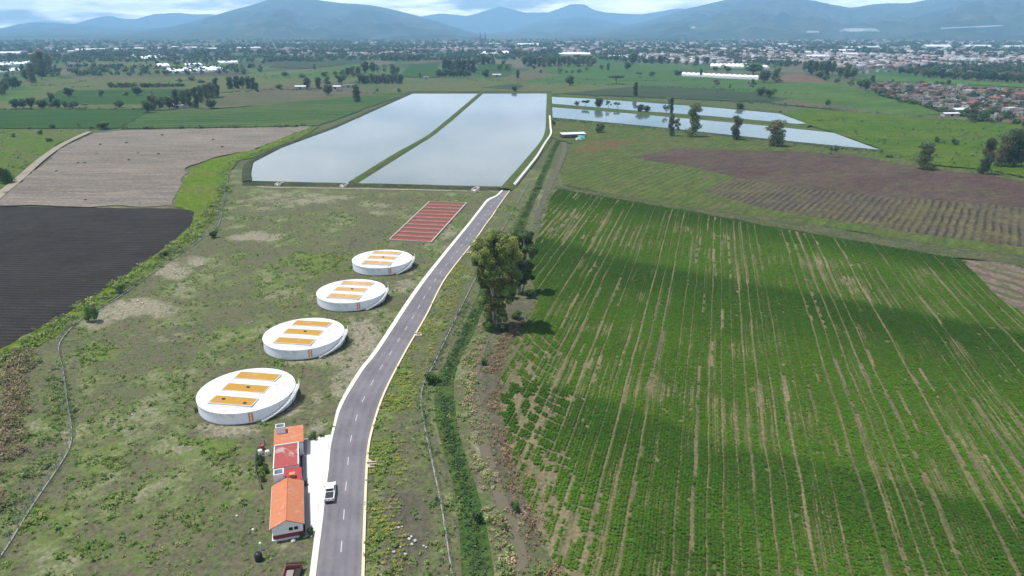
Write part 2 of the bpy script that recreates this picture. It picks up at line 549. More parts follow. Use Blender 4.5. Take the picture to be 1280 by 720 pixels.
# the rough land round the road, tanks and ditch: cover (weeds / bare / dark) varies from place to place
MASKS = [  # photo x, y, rx, ry, channel (0 weeds, 1 bare pale soil, 2 dark soil), strength
    (175, 385, 45, 12, 1, 1.0), (215, 335, 26, 16, 1, .9), (325, 295, 30, 7, 1, .9), (240, 325, 18, 10, 1, .8), (300, 296, 18, 6, 1, .7),
    (130, 395, 40, 18, 1, .6), (200, 420, 70, 14, 1, .45), (265, 470, 70, 14, 1, .3),
    (290, 536, 46, 12, 1, .9), (352, 512, 26, 16, 1, .8), (415, 446, 26, 12, 1, .55), (372, 452, 44, 8, 1, .5), (468, 384, 22, 10, 1, .5), (505, 340, 18, 9, 1, .5), (60, 600, 26, 60, 1, .35), (395, 500, 14, 44, 1, .5), (455, 425, 22, 40, 1, .75), (440, 460, 16, 26, 1, .7), (500, 355, 22, 12, 1, .6), (395, 535, 14, 9, 1, .7), (422, 478, 16, 26, 1, .55),
    (365, 690, 30, 26, 1, .5), (300, 690, 40, 24, 1, .35), (100, 545, 50, 30, 1, .35), (190, 540, 60, 40, 1, .3), (140, 600, 60, 30, 1, .25),
    (380, 250, 90, 12, 1, .55), (480, 262, 50, 12, 1, .45), (330, 262, 50, 14, 1, .4), (420, 285, 60, 10, 1, .3), (560, 300, 14, 40, 1, .4),
    (400, 330, 60, 22, 0, .8), (300, 420, 60, 40, 0, .55), (370, 450, 60, 10, 0, .8), (260, 560, 80, 14, 0, .9), (330, 530, 40, 14, 0, .7), (430, 360, 80, 10, 0, .4),
    (345, 350, 40, 30, 0, .5), (130, 440, 40, 14, 0, .9), (60, 520, 30, 60, 0, .5), (120, 560, 60, 60, 0, .55), (60, 650, 50, 50, 0, .6), (150, 690, 90, 30, 0, .6), (260, 640, 60, 60, 0, .5), (200, 480, 40, 30, 0, .3),
    (475, 690, 22, 60, 0, .9), (480, 560, 25, 60, 0, .7), (500, 480, 25, 40, 0, .8), (540, 400, 20, 40, 0, .6), (575, 350, 16, 40, 0, .5), (640, 262, 10, 18, 0, .7),
    (510, 660, 34, 60, 2, .9), (500, 560, 30, 30, 2, .5), (540, 590, 12, 60, 2, .4), (490, 610, 16, 40, 2, .5), (570, 380, 14, 40, 2, .45), (545, 450, 14, 40, 2, .45), (598, 330, 10, 40, 2, .5),
    (480, 290, 40, 14, 2, .45), (445, 305, 26, 12, 2, .5), (60, 470, 40, 30, 2, .4), (90, 480, 10, 40, 2, .4), (250, 390, 50, 12, 2, .25), (290, 500, 60, 12, 2, .2),
    (612, 480, 22, 60, 2, .75), (622, 560, 22, 70, 2, .75), (600, 540, 12, 80, 1, .6), (636, 650, 20, 60, 2, .6), (640, 395, 30, 22, 2, .9), (640, 640, 24, 60, 1, .4), (650, 690, 30, 30, 2, .6), (665, 640, 14, 50, 2, .9), (640, 560, 12, 50, 2, .8), (630, 470, 14, 40, 2, .8), (640, 420, 20, 30, 2, .8),
    (650, 390, 24, 20, 2, .9), (655, 350, 14, 20, 2, .6), (668, 300, 8, 30, 2, .4), (676, 260, 8, 24, 1, .6),
]


def cover_at(X, Y):
    x, y = px_of(X, Y)
    wob = (fbm(X / 8, Y / 8, 4, 5) - 0.5) * 2.6 + (fbm(X / 2.0, Y / 2.0, 3, 9) - 0.5) * 1.3
    ch = [np.full(np.shape(X), 0.37), np.full(np.shape(X), 0.21), np.zeros(np.shape(X))]
    for mx, my, rx, ry, c, s in MASKS:
        d = np.hypot((x - mx) / rx, (y - my) / ry)
        ch[c] = np.maximum(ch[c], s * (1 - sstep(0.1, 1.7, d)))
    out = [np.clip(sstep(0.28, 0.72, c + wob * 0.42), 0, 1) for c in ch]
    return out


gx = np.arange(-200, 150, 1.0); gy = np.arange(66, 420, 1.0)
GX, GY = np.meshgrid(gx, gy)
idx = np.arange(GX.size).reshape(GX.shape)
q = np.stack([idx[:-1, :-1], idx[:-1, 1:], idx[1:, 1:], idx[1:, :-1]], -1).reshape(-1, 4)
W0, W1, W2 = cover_at(GX, GY)
GZ = -0.22 + 0.20 * fbm(GX / 14, GY / 14, 4, 3) + 0.05 * (RNG.random(GX.shape) - 0.5)
m, nt, b = new_mat('rough_grass', 0.95, 0.1)
v = coords(nt)
at = N(nt, 'ShaderNodeAttribute'); at.attribute_name = 'cover'
sp = N(nt, 'ShaderNodeSeparateColor'); nt.links.new(at.outputs['Color'], sp.inputs[0])
fa = tex_noise(nt, v, 0.55, 5, 0.75); fb = tex_noise(nt, v, 2.6, 4, 0.7); fc = tex_noise(nt, v, 0.09, 4, 0.6)
col = mix(nt, ramp(nt, fc, 0.38, 0.62), (0.125, 0.106, 0.082, 1), (0.10, 0.095, 0.068, 1))
col = mix(nt, ramp(nt, fa, 0.44, 0.62), col, (0.082, 0.105, 0.045, 1))
weed = mix(nt, ramp(nt, fa, 0.4, 0.65), (0.125, 0.165, 0.04, 1), (0.08, 0.135, 0.028, 1))
wf = math_(nt, 'MULTIPLY', sp.outputs[0], ramp(nt, fb, 0.28, 0.55))
col = mix(nt, wf, col, weed)
col = mix(nt, math_(nt, 'MULTIPLY', sp.outputs[1], ramp(nt, fb, 0.25, 0.5)), col, mix(nt, fa, (0.16, 0.138, 0.11, 1), (0.29, 0.26, 0.22, 1)))
col = mix(nt, math_(nt, 'MULTIPLY', sp.outputs[2], ramp(nt, fa, 0.3, 0.55)), col, mix(nt, fb, (0.055, 0.05, 0.045, 1), (0.115, 0.1, 0.085, 1)))
col = mix(nt, 1.0, col, mix(nt, ramp(nt, tex_noise(nt, v, 1.1, 6, 0.8), 0.25, 0.75), (0.42, 0.43, 0.37, 1), (1.36, 1.38, 1.2, 1)), 'MULTIPLY')
nt.links.new(col, b.inputs['Base Color']); bump(nt, b, fb, 0.7, 0.15)
cov = np.stack([W0.ravel(), W1.ravel(), W2.ravel(), np.ones(GX.size)], 1)
tag(link('rough_land', np_mesh('rough_land', np.stack([GX.ravel(), GY.ravel(), GZ.ravel()], 1), q, [m], cov, attr='cover', smooth=True)), kind='structure')

# ------------------------------------------------------------------ fields
S = srgb
dark_soil = field_mat('ploughed_dark_soil', (0.029, 0.0255, 0.023, 1), (0.037, 0.032, 0.028, 1), (0.048, 0.042, 0.034, 1), 60, 12, (92, 2.2, (0.056, 0.053, 0.05, 1), 0.75), 0.8)
fallow = field_mat('fallow_soil', (0.225, 0.195, 0.168, 1), (0.265, 0.23, 0.2, 1), (0.2, 0.185, 0.14, 1), 50, 14, (88, 3.4, (0.17, 0.155, 0.13, 1), 0.6), 2.0, (88, 0.15))
teal_crop = field_mat('dense_green_crop', (0.036, 0.085, 0.02, 1), (0.05, 0.1, 0.026, 1), (0.06, 0.11, 0.03, 1), 60, 25, (80, 6, (0.03, 0.075, 0.026, 1), 0.5), 3, (85, 0.2))
light_crop = field_mat('light_green_crop', (0.085, 0.145, 0.04, 1), (0.07, 0.13, 0.04, 1), (0.105, 0.15, 0.055, 1), 80, 25, None, 3, (85, 0.25))
olive = field_mat('olive_pasture', (0.105, 0.135, 0.05, 1), (0.13, 0.135, 0.065, 1), (0.075, 0.125, 0.035, 1), 50, 16, None, 2)
yellow_green = field_mat('lush_grass', (0.115, 0.18, 0.026, 1), (0.14, 0.17, 0.045, 1), (0.07, 0.13, 0.024, 1), 25, 7, None, 1.5)
brown_soil = field_mat('brown_soil', (0.115, 0.092, 0.075, 1), (0.14, 0.115, 0.09, 1), (0.1, 0.105, 0.055, 1), 50, 18, None, 2, (60, 0.3))
dark_green = field_mat('dark_green_crop', (0.045, 0.072, 0.036, 1), (0.058, 0.078, 0.042, 1), (0.07, 0.09, 0.045, 1), 90, 30, None, 3, (84, 0.2))
grey_brown = field_mat('grey_brown_stubble', (0.125, 0.115, 0.075, 1), (0.105, 0.115, 0.06, 1), (0.15, 0.125, 0.095, 1), 70, 20, None, 3, (85, 0.2))

# left
sheet('pasture', [(-260, 262), (-200, 262), (0, 245), (40, 205), (75, 178), (115, 163), (-300, 158)], field_mat('scrubby_pasture', (0.09, 0.155, 0.026, 1), (0.12, 0.135, 0.055, 1), (0.055, 0.115, 0.02, 1), 30, 9, None, 2))
sheet('farm_field', [(-420, 104), (330, 104), (300, 118), (190, 136), (-520, 137)], olive)
sheet('farm_field', [(-520, 137), (190, 136), (150, 160), (-520, 161)], teal_crop)
sheet('farm_field', [(150, 161), (190, 137), (270, 138), (330, 131), (480, 117), (512, 117), (470, 131), (397, 157.5)], field_mat('green_crop_strips', (0.05, 0.105, 0.03, 1), (0.085, 0.125, 0.045, 1), (0.1, 0.13, 0.055, 1), 70, 20, (82, 14, (0.045, 0.09, 0.028, 1), 0.5), 3, (82, 0.15)))
sheet('farm_field', [(262, 136), (285, 118), (345, 112), (452, 112), (470, 118), (335, 131)], grey_brown)
sheet('farm_field', [(40, 131), (75, 113), (250, 111), (262, 118), (200, 131)], teal_crop)
sheet('farm_field', [(-300, 126), (20, 126), (60, 113), (30, 108), (-300, 108)], light_crop)
sheet('farm_field', [(60, 107), (95, 97), (330, 95), (480, 92), (440, 103), (320, 110)], olive)
sheet('farm_field', [(70, 98), (100, 93), (210, 93), (200, 97)], brown_soil)
sheet('farm_field', [(320, 103), (400, 99), (445, 99), (430, 109), (320, 114)], brown_soil)
sheet('farm_field', [(-200, 96), (60, 95), (110, 89), (200, 88), (205, 93), (80, 96)], light_crop)
sheet('farm_field', [(60, 86), (90, 78), (160, 74), (210, 76), (205, 86)], olive)
sheet('farm_field', [(325, 97), (395, 87), (455, 79), (460, 91), (400, 99)], light_crop)
sheet('farm_field', [(335, 84), (350, 77), (455, 73), (452, 79), (385, 86)], dark_green)
sheet('farm_field', [(500, 96), (512, 81), (548, 80), (548, 97)], teal_crop)
sheet('farm_field', [(595, 88), (597, 80), (640, 80), (640, 88)], teal_crop)
sheet('farm_field', [(470, 82), (530, 76), (575, 76), (520, 80)], grey_brown)
fallow_o = sheet(amp=3.5, step=4, name='fallow_field', px= [(-120, 259), (0, 257.5), (219, 258), (221, 240), (234, 209), (268, 197), (318, 187), (362, 170), (390, 158), (150, 163), (116, 167), (80, 184), (40, 217), (0, 246)], mat=fallow)
sheet('ploughed_field', [(-330, 259.5), (0, 258.5), (225, 261), (243, 265), (238, 281), (213, 305), (150, 349), (80, 395), (0, 437), (-130, 500), (-420, 500)], dark_soil)
sheet('lush_grass', [(391, 158), (345, 182), (300, 200), (286, 214), (278, 238), (255, 264), (243, 264), (219, 259), (224, 238), (238, 211), (262, 199), (318, 187), (362, 169)], yellow_green, amp=3, step=4)
sheet('lush_grass', [(985, 194), (1000, 190.5), (1085, 199), (1078, 204), (1020, 201)], yellow_green, amp=2, step=5)
for line in ([(392, 158), (375, 168), (320, 193), (292, 199), (280, 205), (272, 232), (256, 262), (243, 285), (215, 312), (140, 362), (60, 412), (0, 446), (-80, 490)],):
    L = resample(catmull([P(*p) for p in line], 6), 120)
    ribbon('field_bank', offset_line(L, 5), offset_line(L, -6), 0.06, yellow_green, kind='structure')

# beyond and right of the lagoons
sheet('farm_field', [(478, 117), (500, 106), (640, 97), (860, 102), (690, 118), (600, 116)], olive)
sheet('farm_field', [(648, 112), (655, 107), (720, 104), (790, 107), (930, 113), (1010, 118), (1120, 130), (1060, 132), (860, 124), (790, 121), (690, 117)], dark_green)
sheet('farm_field', [(600, 110), (640, 105), (655, 107), (648, 113)], dark_green)
sheet('farm_field', [(650, 103), (690, 82), (850, 82), (852, 92), (1000, 112), (930, 113), (790, 107)], field_mat('bright_crop', (0.06, 0.125, 0.036, 1), (0.075, 0.135, 0.045, 1), (0.095, 0.13, 0.06, 1), 120, 30, None, 4, (84, 0.2)))
sheet('farm_field', [(850, 102), (945, 104), (960, 110), (940, 116), (860, 108)], field_mat('bright_crop_far', (0.06, 0.16, 0.03, 1), (0.075, 0.165, 0.04, 1), None, 120, 30, None, 4))
sheet('farm_field', [(630, 97), (668, 88), (700, 94), (650, 103)], grey_brown)
sheet('farm_field', [(850, 100), (970, 101), (985, 92), (1000, 92), (1060, 108), (1090, 116), (1140, 128), (1178, 143), (1120, 143), (1040, 131), (975, 122), (930, 113)], field_mat('smooth_green_slope', (0.075, 0.135, 0.036, 1), (0.09, 0.145, 0.045, 1), (0.06, 0.12, 0.032, 1), 90, 40, None, 4, (70, 0.3)))
sheet('ploughed_field', [(968, 103), (982, 92), (1003, 92), (1040, 103)], field_mat('reddish_soil', (0.15, 0.105, 0.08, 1), (0.17, 0.125, 0.09, 1), None, 60, 20, None, 3))
sheet('farm_field', [(960, 129), (990, 124), (1040, 131), (1120, 143), (1178, 144), (1280, 150), (1290, 156), (1180, 148), (1060, 139)], grey_brown)
sheet('farm_field', [(1075, 101), (1090, 94), (1150, 98), (1290, 105), (1420, 110), (1420, 118), (1290, 110), (1150, 103)], field_mat('bright_meadow', (0.075, 0.15, 0.036, 1), (0.085, 0.16, 0.045, 1), None, 120, 40, None, 4))
sheet('wetland', [(975, 141), (1010, 137), (1060, 139), (1180, 147), (1290, 152), (1500, 165), (1500, 232), (1290, 224), (1240, 213), (1160, 206), (1090, 192), (1098, 185), (1040, 165), (1010, 157)], field_mat('marsh_grass', (0.072, 0.135, 0.02, 1), (0.1, 0.14, 0.03, 1), (0.04, 0.09, 0.018, 1), 40, 12, None, 2, (80, 0.4)))
sheet('pasture', [(688, 152), (720, 152), (820, 161), (900, 169), (980, 178), (1060, 185), (1100, 190), (1170, 208), (1240, 216), (1290, 226), (1500, 250), (1500, 345), (1290, 322), (1180, 308), (960, 272), (860, 259), (760, 242), (704, 232), (700, 215), (712, 190), (716, 180), (690, 172)], field_mat('patchy_pasture', (0.105, 0.125, 0.046, 1), (0.085, 0.125, 0.038, 1), (0.125, 0.11, 0.062, 1), 30, 10, (34.9, 4.5, (0.095, 0.105, 0.05, 1), 0.2), 1.6, (35, 0.35)))
plough = field_mat('brown_furrows', (0.10, 0.075, 0.062, 1), (0.125, 0.1, 0.078, 1), (0.1, 0.105, 0.05, 1), 40, 12, (34.9, 2.9, (0.175, 0.135, 0.105, 1), 0.6), 1.3)
sheet('ploughed_patch', [(790, 197), (840, 186), (960, 189), (1060, 193), (1150, 210), (1240, 220), (1300, 232), (1300, 262), (1120, 246), (1000, 236), (930, 224), (870, 210)], field_mat('red_brown_soil', (0.092, 0.066, 0.056, 1), (0.11, 0.085, 0.068, 1), (0.095, 0.1, 0.05, 1), 30, 9, None, 1.6, (60, 0.4)), amp=3)
sheet('furrowed_patch', [(878, 240), (925, 219), (1000, 233), (1120, 243), (1300, 258), (1500, 280), (1500, 330), (1290, 311), (1180, 297), (1040, 275), (960, 262)], field_mat('olive_furrows', (0.128, 0.116, 0.066, 1), (0.108, 0.094, 0.074, 1), (0.14, 0.13, 0.056, 1), 45, 14, (34.9, 3.2, (0.05, 0.042, 0.036, 1), 0.95), 1.3), amp=1)
sheet('reddish_patch', [(712, 186), (740, 176), (800, 175), (770, 186), (725, 192)], field_mat('rust_grass', (0.15, 0.1, 0.05, 1), (0.115, 0.12, 0.05, 1), None, 14, 6, None, 1.2), amp=2)
sheet('headland', [(695, 232), (760, 242), (860, 259), (960, 272), (1180, 308), (1300, 323), (1300, 333), (1180, 321), (1090, 305), (960, 283), (860, 264), (740, 244), (690, 238)], field_mat('headland_grass', (0.105, 0.11, 0.06, 1), (0.075, 0.095, 0.045, 1), (0.14, 0.125, 0.085, 1), 20, 6, None, 1.2))
sheet('bare_patch', [(1203, 325), (1300, 333), (1420, 345), (1420, 430), (1290, 400), (1240, 366)], field_mat('pinkish_soil', (0.19, 0.145, 0.12, 1), (0.215, 0.175, 0.145, 1), (0.085, 0.105, 0.045, 1), 20, 8, (-25, 7, (0.09, 0.1, 0.05, 1), 0.85), 1.3))

# ------------------------------------------------------------------ the maize field: soil, and every row of plants as geometry
A_ROW = math.atan2(900 - 640, FPX * CP + (360 - HORIZON) * SP)
MAIZE = [(692, 236), (745, 245), (860, 265), (960, 284), (1090, 306), (1180, 322), (1203, 326), (1240, 366), (1290, 401), (1420, 470), (1700, 800), (745, 800), (700, 722), (682, 680), (656, 620), (636, 560), (626, 510), (626, 470), (641, 430), (660, 402), (674, 372), (664, 350), (660, 330), (672, 295)]
soil = field_mat('maize_soil', (0.15, 0.14, 0.078, 1), (0.215, 0.185, 0.12, 1), (0.08, 0.125, 0.034, 1), 22, 4, None, 0.7, (math.degrees(A_ROW), 0.12))
sheet('maize_soil', MAIZE, soil, amp=0.5)
ca, sa = math.cos(A_ROW), math.sin(A_ROW)
poly_w = [P(x, y) for x, y in MAIZE]
vv = [p.x * ca - p.y * sa for p in poly_w]; uu = [p.x * sa + p.y * ca for p in poly_w]
SP_ROW, SP_U = 0.68, 0.30
gp = np.cumsum(2.46 + 0.6 * RNG.random(180)); gp = min(vv) + gp[gp < max(vv) - min(vv)]
rows_v = (gp[:, None] + np.array([0, .62, 1.24, 1.86])[None]).ravel(); rows_u = np.arange(max(70, min(uu)), max(uu), SP_U)
VV, UU = np.meshgrid(rows_v, rows_u, indexing='ij')
UU = UU + 0.3 * RNG.random(UU.shape); VV = VV + 0.045 * RNG.normal(size=VV.shape)
VV = VV + (fbm(UU / 30, VV / 60, 3, 41) - 0.5) * 1.2
X = VV * ca + UU * sa; Y = -VV * sa + UU * ca
ok = in_poly(X, Y, [(p.x, p.y) for p in poly_w])
px, py = px_of(X, Y)
# how well the stand has come up: whole rows missing, dry stretches, lush bands, turning strip at the left edge
rowrand = np.repeat(RNG.random((len(rows_v), 1)), UU.shape[1], 1)
seg = fbm(UU / 70 + rowrand * 191, rowrand * 57 + UU * 0, 3, 21)
ridx = np.repeat(np.arange(len(rows_v))[:, None], UU.shape[1], 1)
pair = np.repeat(RNG.random((len(rows_v) // 2 + 1, 1)), 2, 0)[:len(rows_v)]
pseg = fbm(UU / 60 + pair * 131, pair * 77 + UU * 0, 3, 22)
dry = fbm(X / 26, Y / 26, 4, 31)
lineA = np.interp(px, [660, 760, 850, 960, 1120, 1280], [290, 318, 335, 356, 384, 415])
lineB = np.interp(px, [630, 700, 800, 900, 1000, 1280], [470, 482, 512, 552, 570, 640])
darker = np.maximum(sstep(-3, 9, py - lineA) * (1 - sstep(15, 95, py - lineA)), 0.9 * sstep(-4, 12, py - lineB) * (1 - sstep(30, 150, py - lineB)))  # bands of fuller, darker green plants below two slanting lines
darker = np.maximum(darker, 1 - sstep(4, 26, py - np.interp(px, [690, 1200, 1300], [238, 326, 345])))
darker = np.maximum(darker, 0.8 * sstep(40, 120, px - 690 - (py - 600) * 0.3) * sstep(600, 680, py) * (1 - sstep(860, 1000, px)))
stress = 0.5 * (1 - darker) + 0.45 * sstep(0.48, 0.70, dry) * (1 - 0.5 * darker)
nick = fbm(UU / 2.6, VV / 0.9, 2, 51)
upper = 1 - sstep(-14, 2, py - lineA)
miss = (seg < 0.12 + 0.16 * stress + 0.05 * upper) & (nick < 0.66)
pass_gap = (ridx % 4 == 0) & (fbm(UU / 40 + (ridx // 4) * 7.3, ridx // 4 * 3.1, 3, 23) < 0.28 + 0.19 * stress)
miss |= pass_gap & (nick < 0.66)
miss |= (np.repeat(pair > 0.992, UU.shape[1], 1)) & (pseg < 0.40 + 0.24 * stress) & (nick < 0.78)
miss |= RNG.random(X.shape) < 0.02 + 0.07 * stress
corner = (1 - sstep(0, 110, px - np.interp(py, [420, 470, 560, 620, 720], [640, 626, 636, 656, 700]))) * sstep(400, 450, py)
miss |= (fbm(X / 1.6, Y / 4.5, 3, 51) < 0.20 + 0.24 * corner)
curve = np.abs(((np.hypot(X - 60, Y - 190) / 3.1) % 1.0) - 0.5) < 0.12
miss |= curve & (corner > 0.25) & (fbm(X / 5, Y / 5, 2, 52) > 0.42)
ok &= ~miss
rowq = fbm(UU / 45 + rowrand * 331, rowrand * 17 + UU * 0, 3, 25) + 0.5 * (fbm(X / 12, Y / 12, 3, 26) - 0.5)
size = 0.54 + 0.62 * sstep(0.25, 0.54, rowq + 0.09 * darker - 0.06 * stress) - 0.10 * (ridx % 4 == 0) * (1 - 0.5 * darker)
size = np.clip(size, 0.3, 1.15)
hgt = size * (0.26 + 0.22 * RNG.random(X.shape) + 0.08 * darker) * (0.75 + 0.5 * fbm(X / 5, Y / 5, 3, 8))
sel = np.argwhere(ok.ravel())[:, 0]
Xs, Ys, Hs, Ls, Ds, Zs = X.ravel()[sel], Y.ravel()[sel], hgt.ravel()[sel], darker.ravel()[sel], dry.ravel()[sel], size.ravel()[sel]
n = len(sel)
# each plant: two arching leaf blades across and one along the row
ang = A_ROW * -1 + 1.57 + (RNG.random(n) - .5) * 1.6
vs = []; ts = []
g = np.stack([0.034 + 0.018 * RNG.random(n) + 0.026 * (1 - Ls) * RNG.random(n), 0.088 + 0.040 * RNG.random(n) - 0.012 * Ls, 0.007 + 0.005 * RNG.random(n)], 1)
g *= (0.80 + 0.35 * fbm(Xs / 20, Ys / 20, 3, 71) + 0.30 * (0.6 - Ls))[:, None]
g[:, 0] += 0.012 * np.clip(1.0 - Zs, 0, 1)
for k in range(2):
    a = ang + k * 1.57; dx = np.cos(a); dy = np.sin(a)
    ln = (0.30 + 0.24 * RNG.random(n)) * (0.35 + 0.65 * Zs); wd = (0.13 + 0.18 * RNG.random(n)) * (0.3 + 0.7 * Zs)
    z1 = Hs * (0.9 + 0.2 * RNG.random(n)); z0 = Hs * (0.45 + 0.3 * RNG.random(n)); z2 = Hs * (0.45 + 0.3 * RNG.random(n))
    p0 = np.stack([Xs - dx * ln, Ys - dy * ln, z0 + 0.05], 1); p2 = np.stack([Xs + dx * ln, Ys + dy * ln, z2 + 0.05], 1)
    p1 = np.stack([Xs - dy * wd, Ys + dx * wd, z1 + 0.05], 1); p3 = np.stack([Xs + dy * wd, Ys - dx * wd, z1 + 0.05], 1)
    vs.append(np.stack([p0, p3, p2, p1], 1).reshape(-1, 3)); ts.append(np.repeat(np.concatenate([g, np.ones((n, 1))], 1), 4, 0))
vs = np.concatenate(vs); ts = np.concatenate(ts)
CROP = leaf_mat('maize_leaf', 1.75)
tag(link('maize_plants', np_mesh('maize_plants', vs, quads_of(len(vs)), [CROP], ts)), 'rows of young green maize with tan gaps of bare soil', None, None, 'stuff')

# ------------------------------------------------------------------ lagoons
def water_mat(name, deep, shallow):
    m, nt, b = new_mat(name, 0.03, 0.5)
    b.inputs['IOR'].default_value = 1.33
    v = coords(nt)
    f = ramp(nt, tex_noise(nt, v, 1 / 120, 4), 0.3, 0.7)
    nt.links.new(mix(nt, f, deep, shallow), b.inputs['Base Color'])
    mp = N(nt, 'ShaderNodeMapping'); mp.inputs['Scale'].default_value = (1, .22, 1); nt.links.new(coords(nt, R(28)), mp.inputs['Vector'])
    film = ramp(nt, tex_noise(nt, mp.outputs[0], 1 / 28, 6, .7, .6), .54, .70)
    nt.links.new(mix(nt, math_(nt, 'MULTIPLY', film, .4), b.inputs['Base Color'].links[0].from_socket, (0.19, 0.22, 0.17, 1)), b.inputs['Base Color'])
    wv = tex_noise(nt, v, 0.8, 3, 0.6)
    bump(nt, b, wv, 0.12, 0.03)
    rr = N(nt, 'ShaderNodeMapRange'); rr.inputs['To Min'].default_value = 0.02; rr.inputs['To Max'].default_value = 0.10
    nt.links.new(tex_noise(nt, v, 1 / 60, 4), rr.inputs['Value']); nt.links.new(rr.outputs[0], b.inputs['Roughness'])
    return m


WATER = water_mat('lagoon_water', (0.125, 0.14, 0.13, 1), (0.155, 0.168, 0.152, 1))
WATER2 = water_mat('fish_pond_water', (0.075, 0.115, 0.105, 1), (0.1, 0.14, 0.125, 1))
grass_berm = field_mat('berm_grass', (0.075, 0.12, 0.034, 1), (0.10, 0.125, 0.05, 1), (0.125, 0.115, 0.07, 1), 18, 5, None, 1.2)
dark_berm = field_mat('berm_dark', (0.05, 0.062, 0.035, 1), (0.075, 0.085, 0.048, 1), (0.1, 0.1, 0.07, 1), 14, 4, None, 1.0)
ZW = 0.55


def water(name, px, mat):
    o = sheet(name, px, mat, z=ZW, amp=0.0, step=40, world=[P(x, y, ZW) for x, y in px]); return o


water('water', [(312, 226), (317, 203), (352, 185), (420, 160), (480, 133), (516, 117), (599, 117), (560, 150), (533, 171), (436, 229)], WATER)
water('water', [(444, 231), (538, 172), (565, 151), (604, 117), (683.5, 117), (682.5, 168), (661, 197), (628, 236)], WATER)
water('water', [(688, 121), (740, 123.5), (790, 127), (880, 133.5), (975, 142), (1008, 154.5), (985, 155), (960, 151.5), (890, 145), (790, 137.8), (689, 129.5)], WATER2)
water('water', [(689, 134), (790, 142), (872, 149.5), (960, 157.5), (1042, 166), (1099, 187), (1055, 183), (980, 175.5), (875, 164.5), (815, 158), (689, 146.5)], WATER2)


def berm(name, px, wid, h, mat, toe=2.2):
    L = resample(catmull([P(x, y) for x, y in px], 8), max(16, int(len(px) * 14)))
    n = len(L); vs = []
    for off, z in ((-wid / 2 - toe, -0.3), (-wid / 2, h), (-wid * 0.15, h + 0.06), (wid * 0.15, h + 0.06), (wid / 2, h), (wid / 2 + toe, -0.3)):
        for i, p in enumerate(offset_line(L, off)):
            j = 0.5 * (float(fbm(p.x / 3, p.y / 3, 2, 3)) - 0.5)
            vs.append((p.x + j, p.y + j, z + j * 0.3))
    fs = [(r * n + i, (r + 1) * n + i, (r + 1) * n + i + 1, r * n + i + 1) for r in range(5) for i in range(n - 1)]
    o = MB().add(vs, fs).build(name, mat, smooth=True)
    if o.data.polygons[0].normal.z < 0: o.data.flip_normals()
    o['kind'] = 'structure'; return L


berm('embankment', [(310, 228), (314, 203), (350, 184), (419, 159), (479, 132), (517, 115.6)], 3.0, 1.1, dark_berm, 2)
berm('embankment', [(508, 115.3), (600, 115.3), (690, 115.6)], 5, 1.1, dark_berm, 3)
mid_dyke = berm('embankment', [(602, 116), (562, 150.5), (536, 171.5), (500, 192), (438, 231)], 3.6, 1.15, grass_berm)
berm('embankment', [(306, 230), (430, 231.5), (520, 233.5), (632, 236.5)], 3.0, 1.0, dark_berm, 2.5)
berm('embankment', [(631, 238), (664, 199), (685, 169), (686.5, 140), (686.5, 117)], 5.0, 1.1, grass_berm, 2)
berm('embankment', [(688, 131.6), (790, 139.8), (890, 147.3), (965, 154), (1012, 158.5)], 7.0, 1.1, grass_berm, 3)
berm('embankment', [(687, 148), (815, 159.8), (875, 166.4), (980, 177.8), (1055, 185.5), (1102, 190)], 3.5, 1.0, dark_berm, 3)
berm('embankment', [(688, 119.6), (790, 125.2), (880, 131.8), (975, 140)], 3.5, 0.9, grass_berm, 3)

concrete = plain('pale_concrete', (0.52, 0.49, 0.44), 0.85, 0.16, 0.6, 0.2, stain=((0.34, 0.31, 0.27, 1), 0.35, 0.55))
white_concrete = plain('white_concrete', (0.58, 0.55, 0.50), 0.8, 0.08, 0.5, 0.2, stain=((0.42, 0.385, 0.335, 1), 0.4, 0.6))
L = resample(catmull([P(x, y) for x, y in [(322, 233.5), (345, 234.5), (420, 235.5), (470, 236.4), (545, 238), (600, 239.5)]], 4), 60)
ribbon('footpath', offset_line(L, 0.6), offset_line(L, -0.6), 0.09, plain('worn_path', (0.36, 0.32, 0.26), 0.95, 0.2, 0.4, 0.1, stain=((0.11, 0.12, 0.06, 1), 0.16, 0.52)), kind='structure')
L = resample(catmull([P(x, y) for x, y in [(643, 233), (655, 218), (663, 208), (672, 196), (681, 181), (688.5, 169), (688, 160), (687, 146)]], 3), 80)
ch = MB()
for a, b_ in zip(L, L[1:]):
    pass
Lz = offset_line(L, 0.0)
for off0, off1, z in ((-0.75, -0.5, 1.5), (-0.5, 0.5, 1.2), (0.5, 0.75, 1.5)):
    A_, B_ = offset_line(L, off0), offset_line(L, off1)
    for i in range(len(L) - 1):
        ch.hexa([(p.x, p.y, -0.3) for p in (A_[i], A_[i + 1], B_[i + 1], B_[i])], [(p.x, p.y, z) for p in (A_[i], A_[i + 1], B_[i + 1], B_[i])])
tag(ch.build('concrete_channel', white_concrete), 'long white concrete channel running along the right bank of the large lagoon', 'channel')

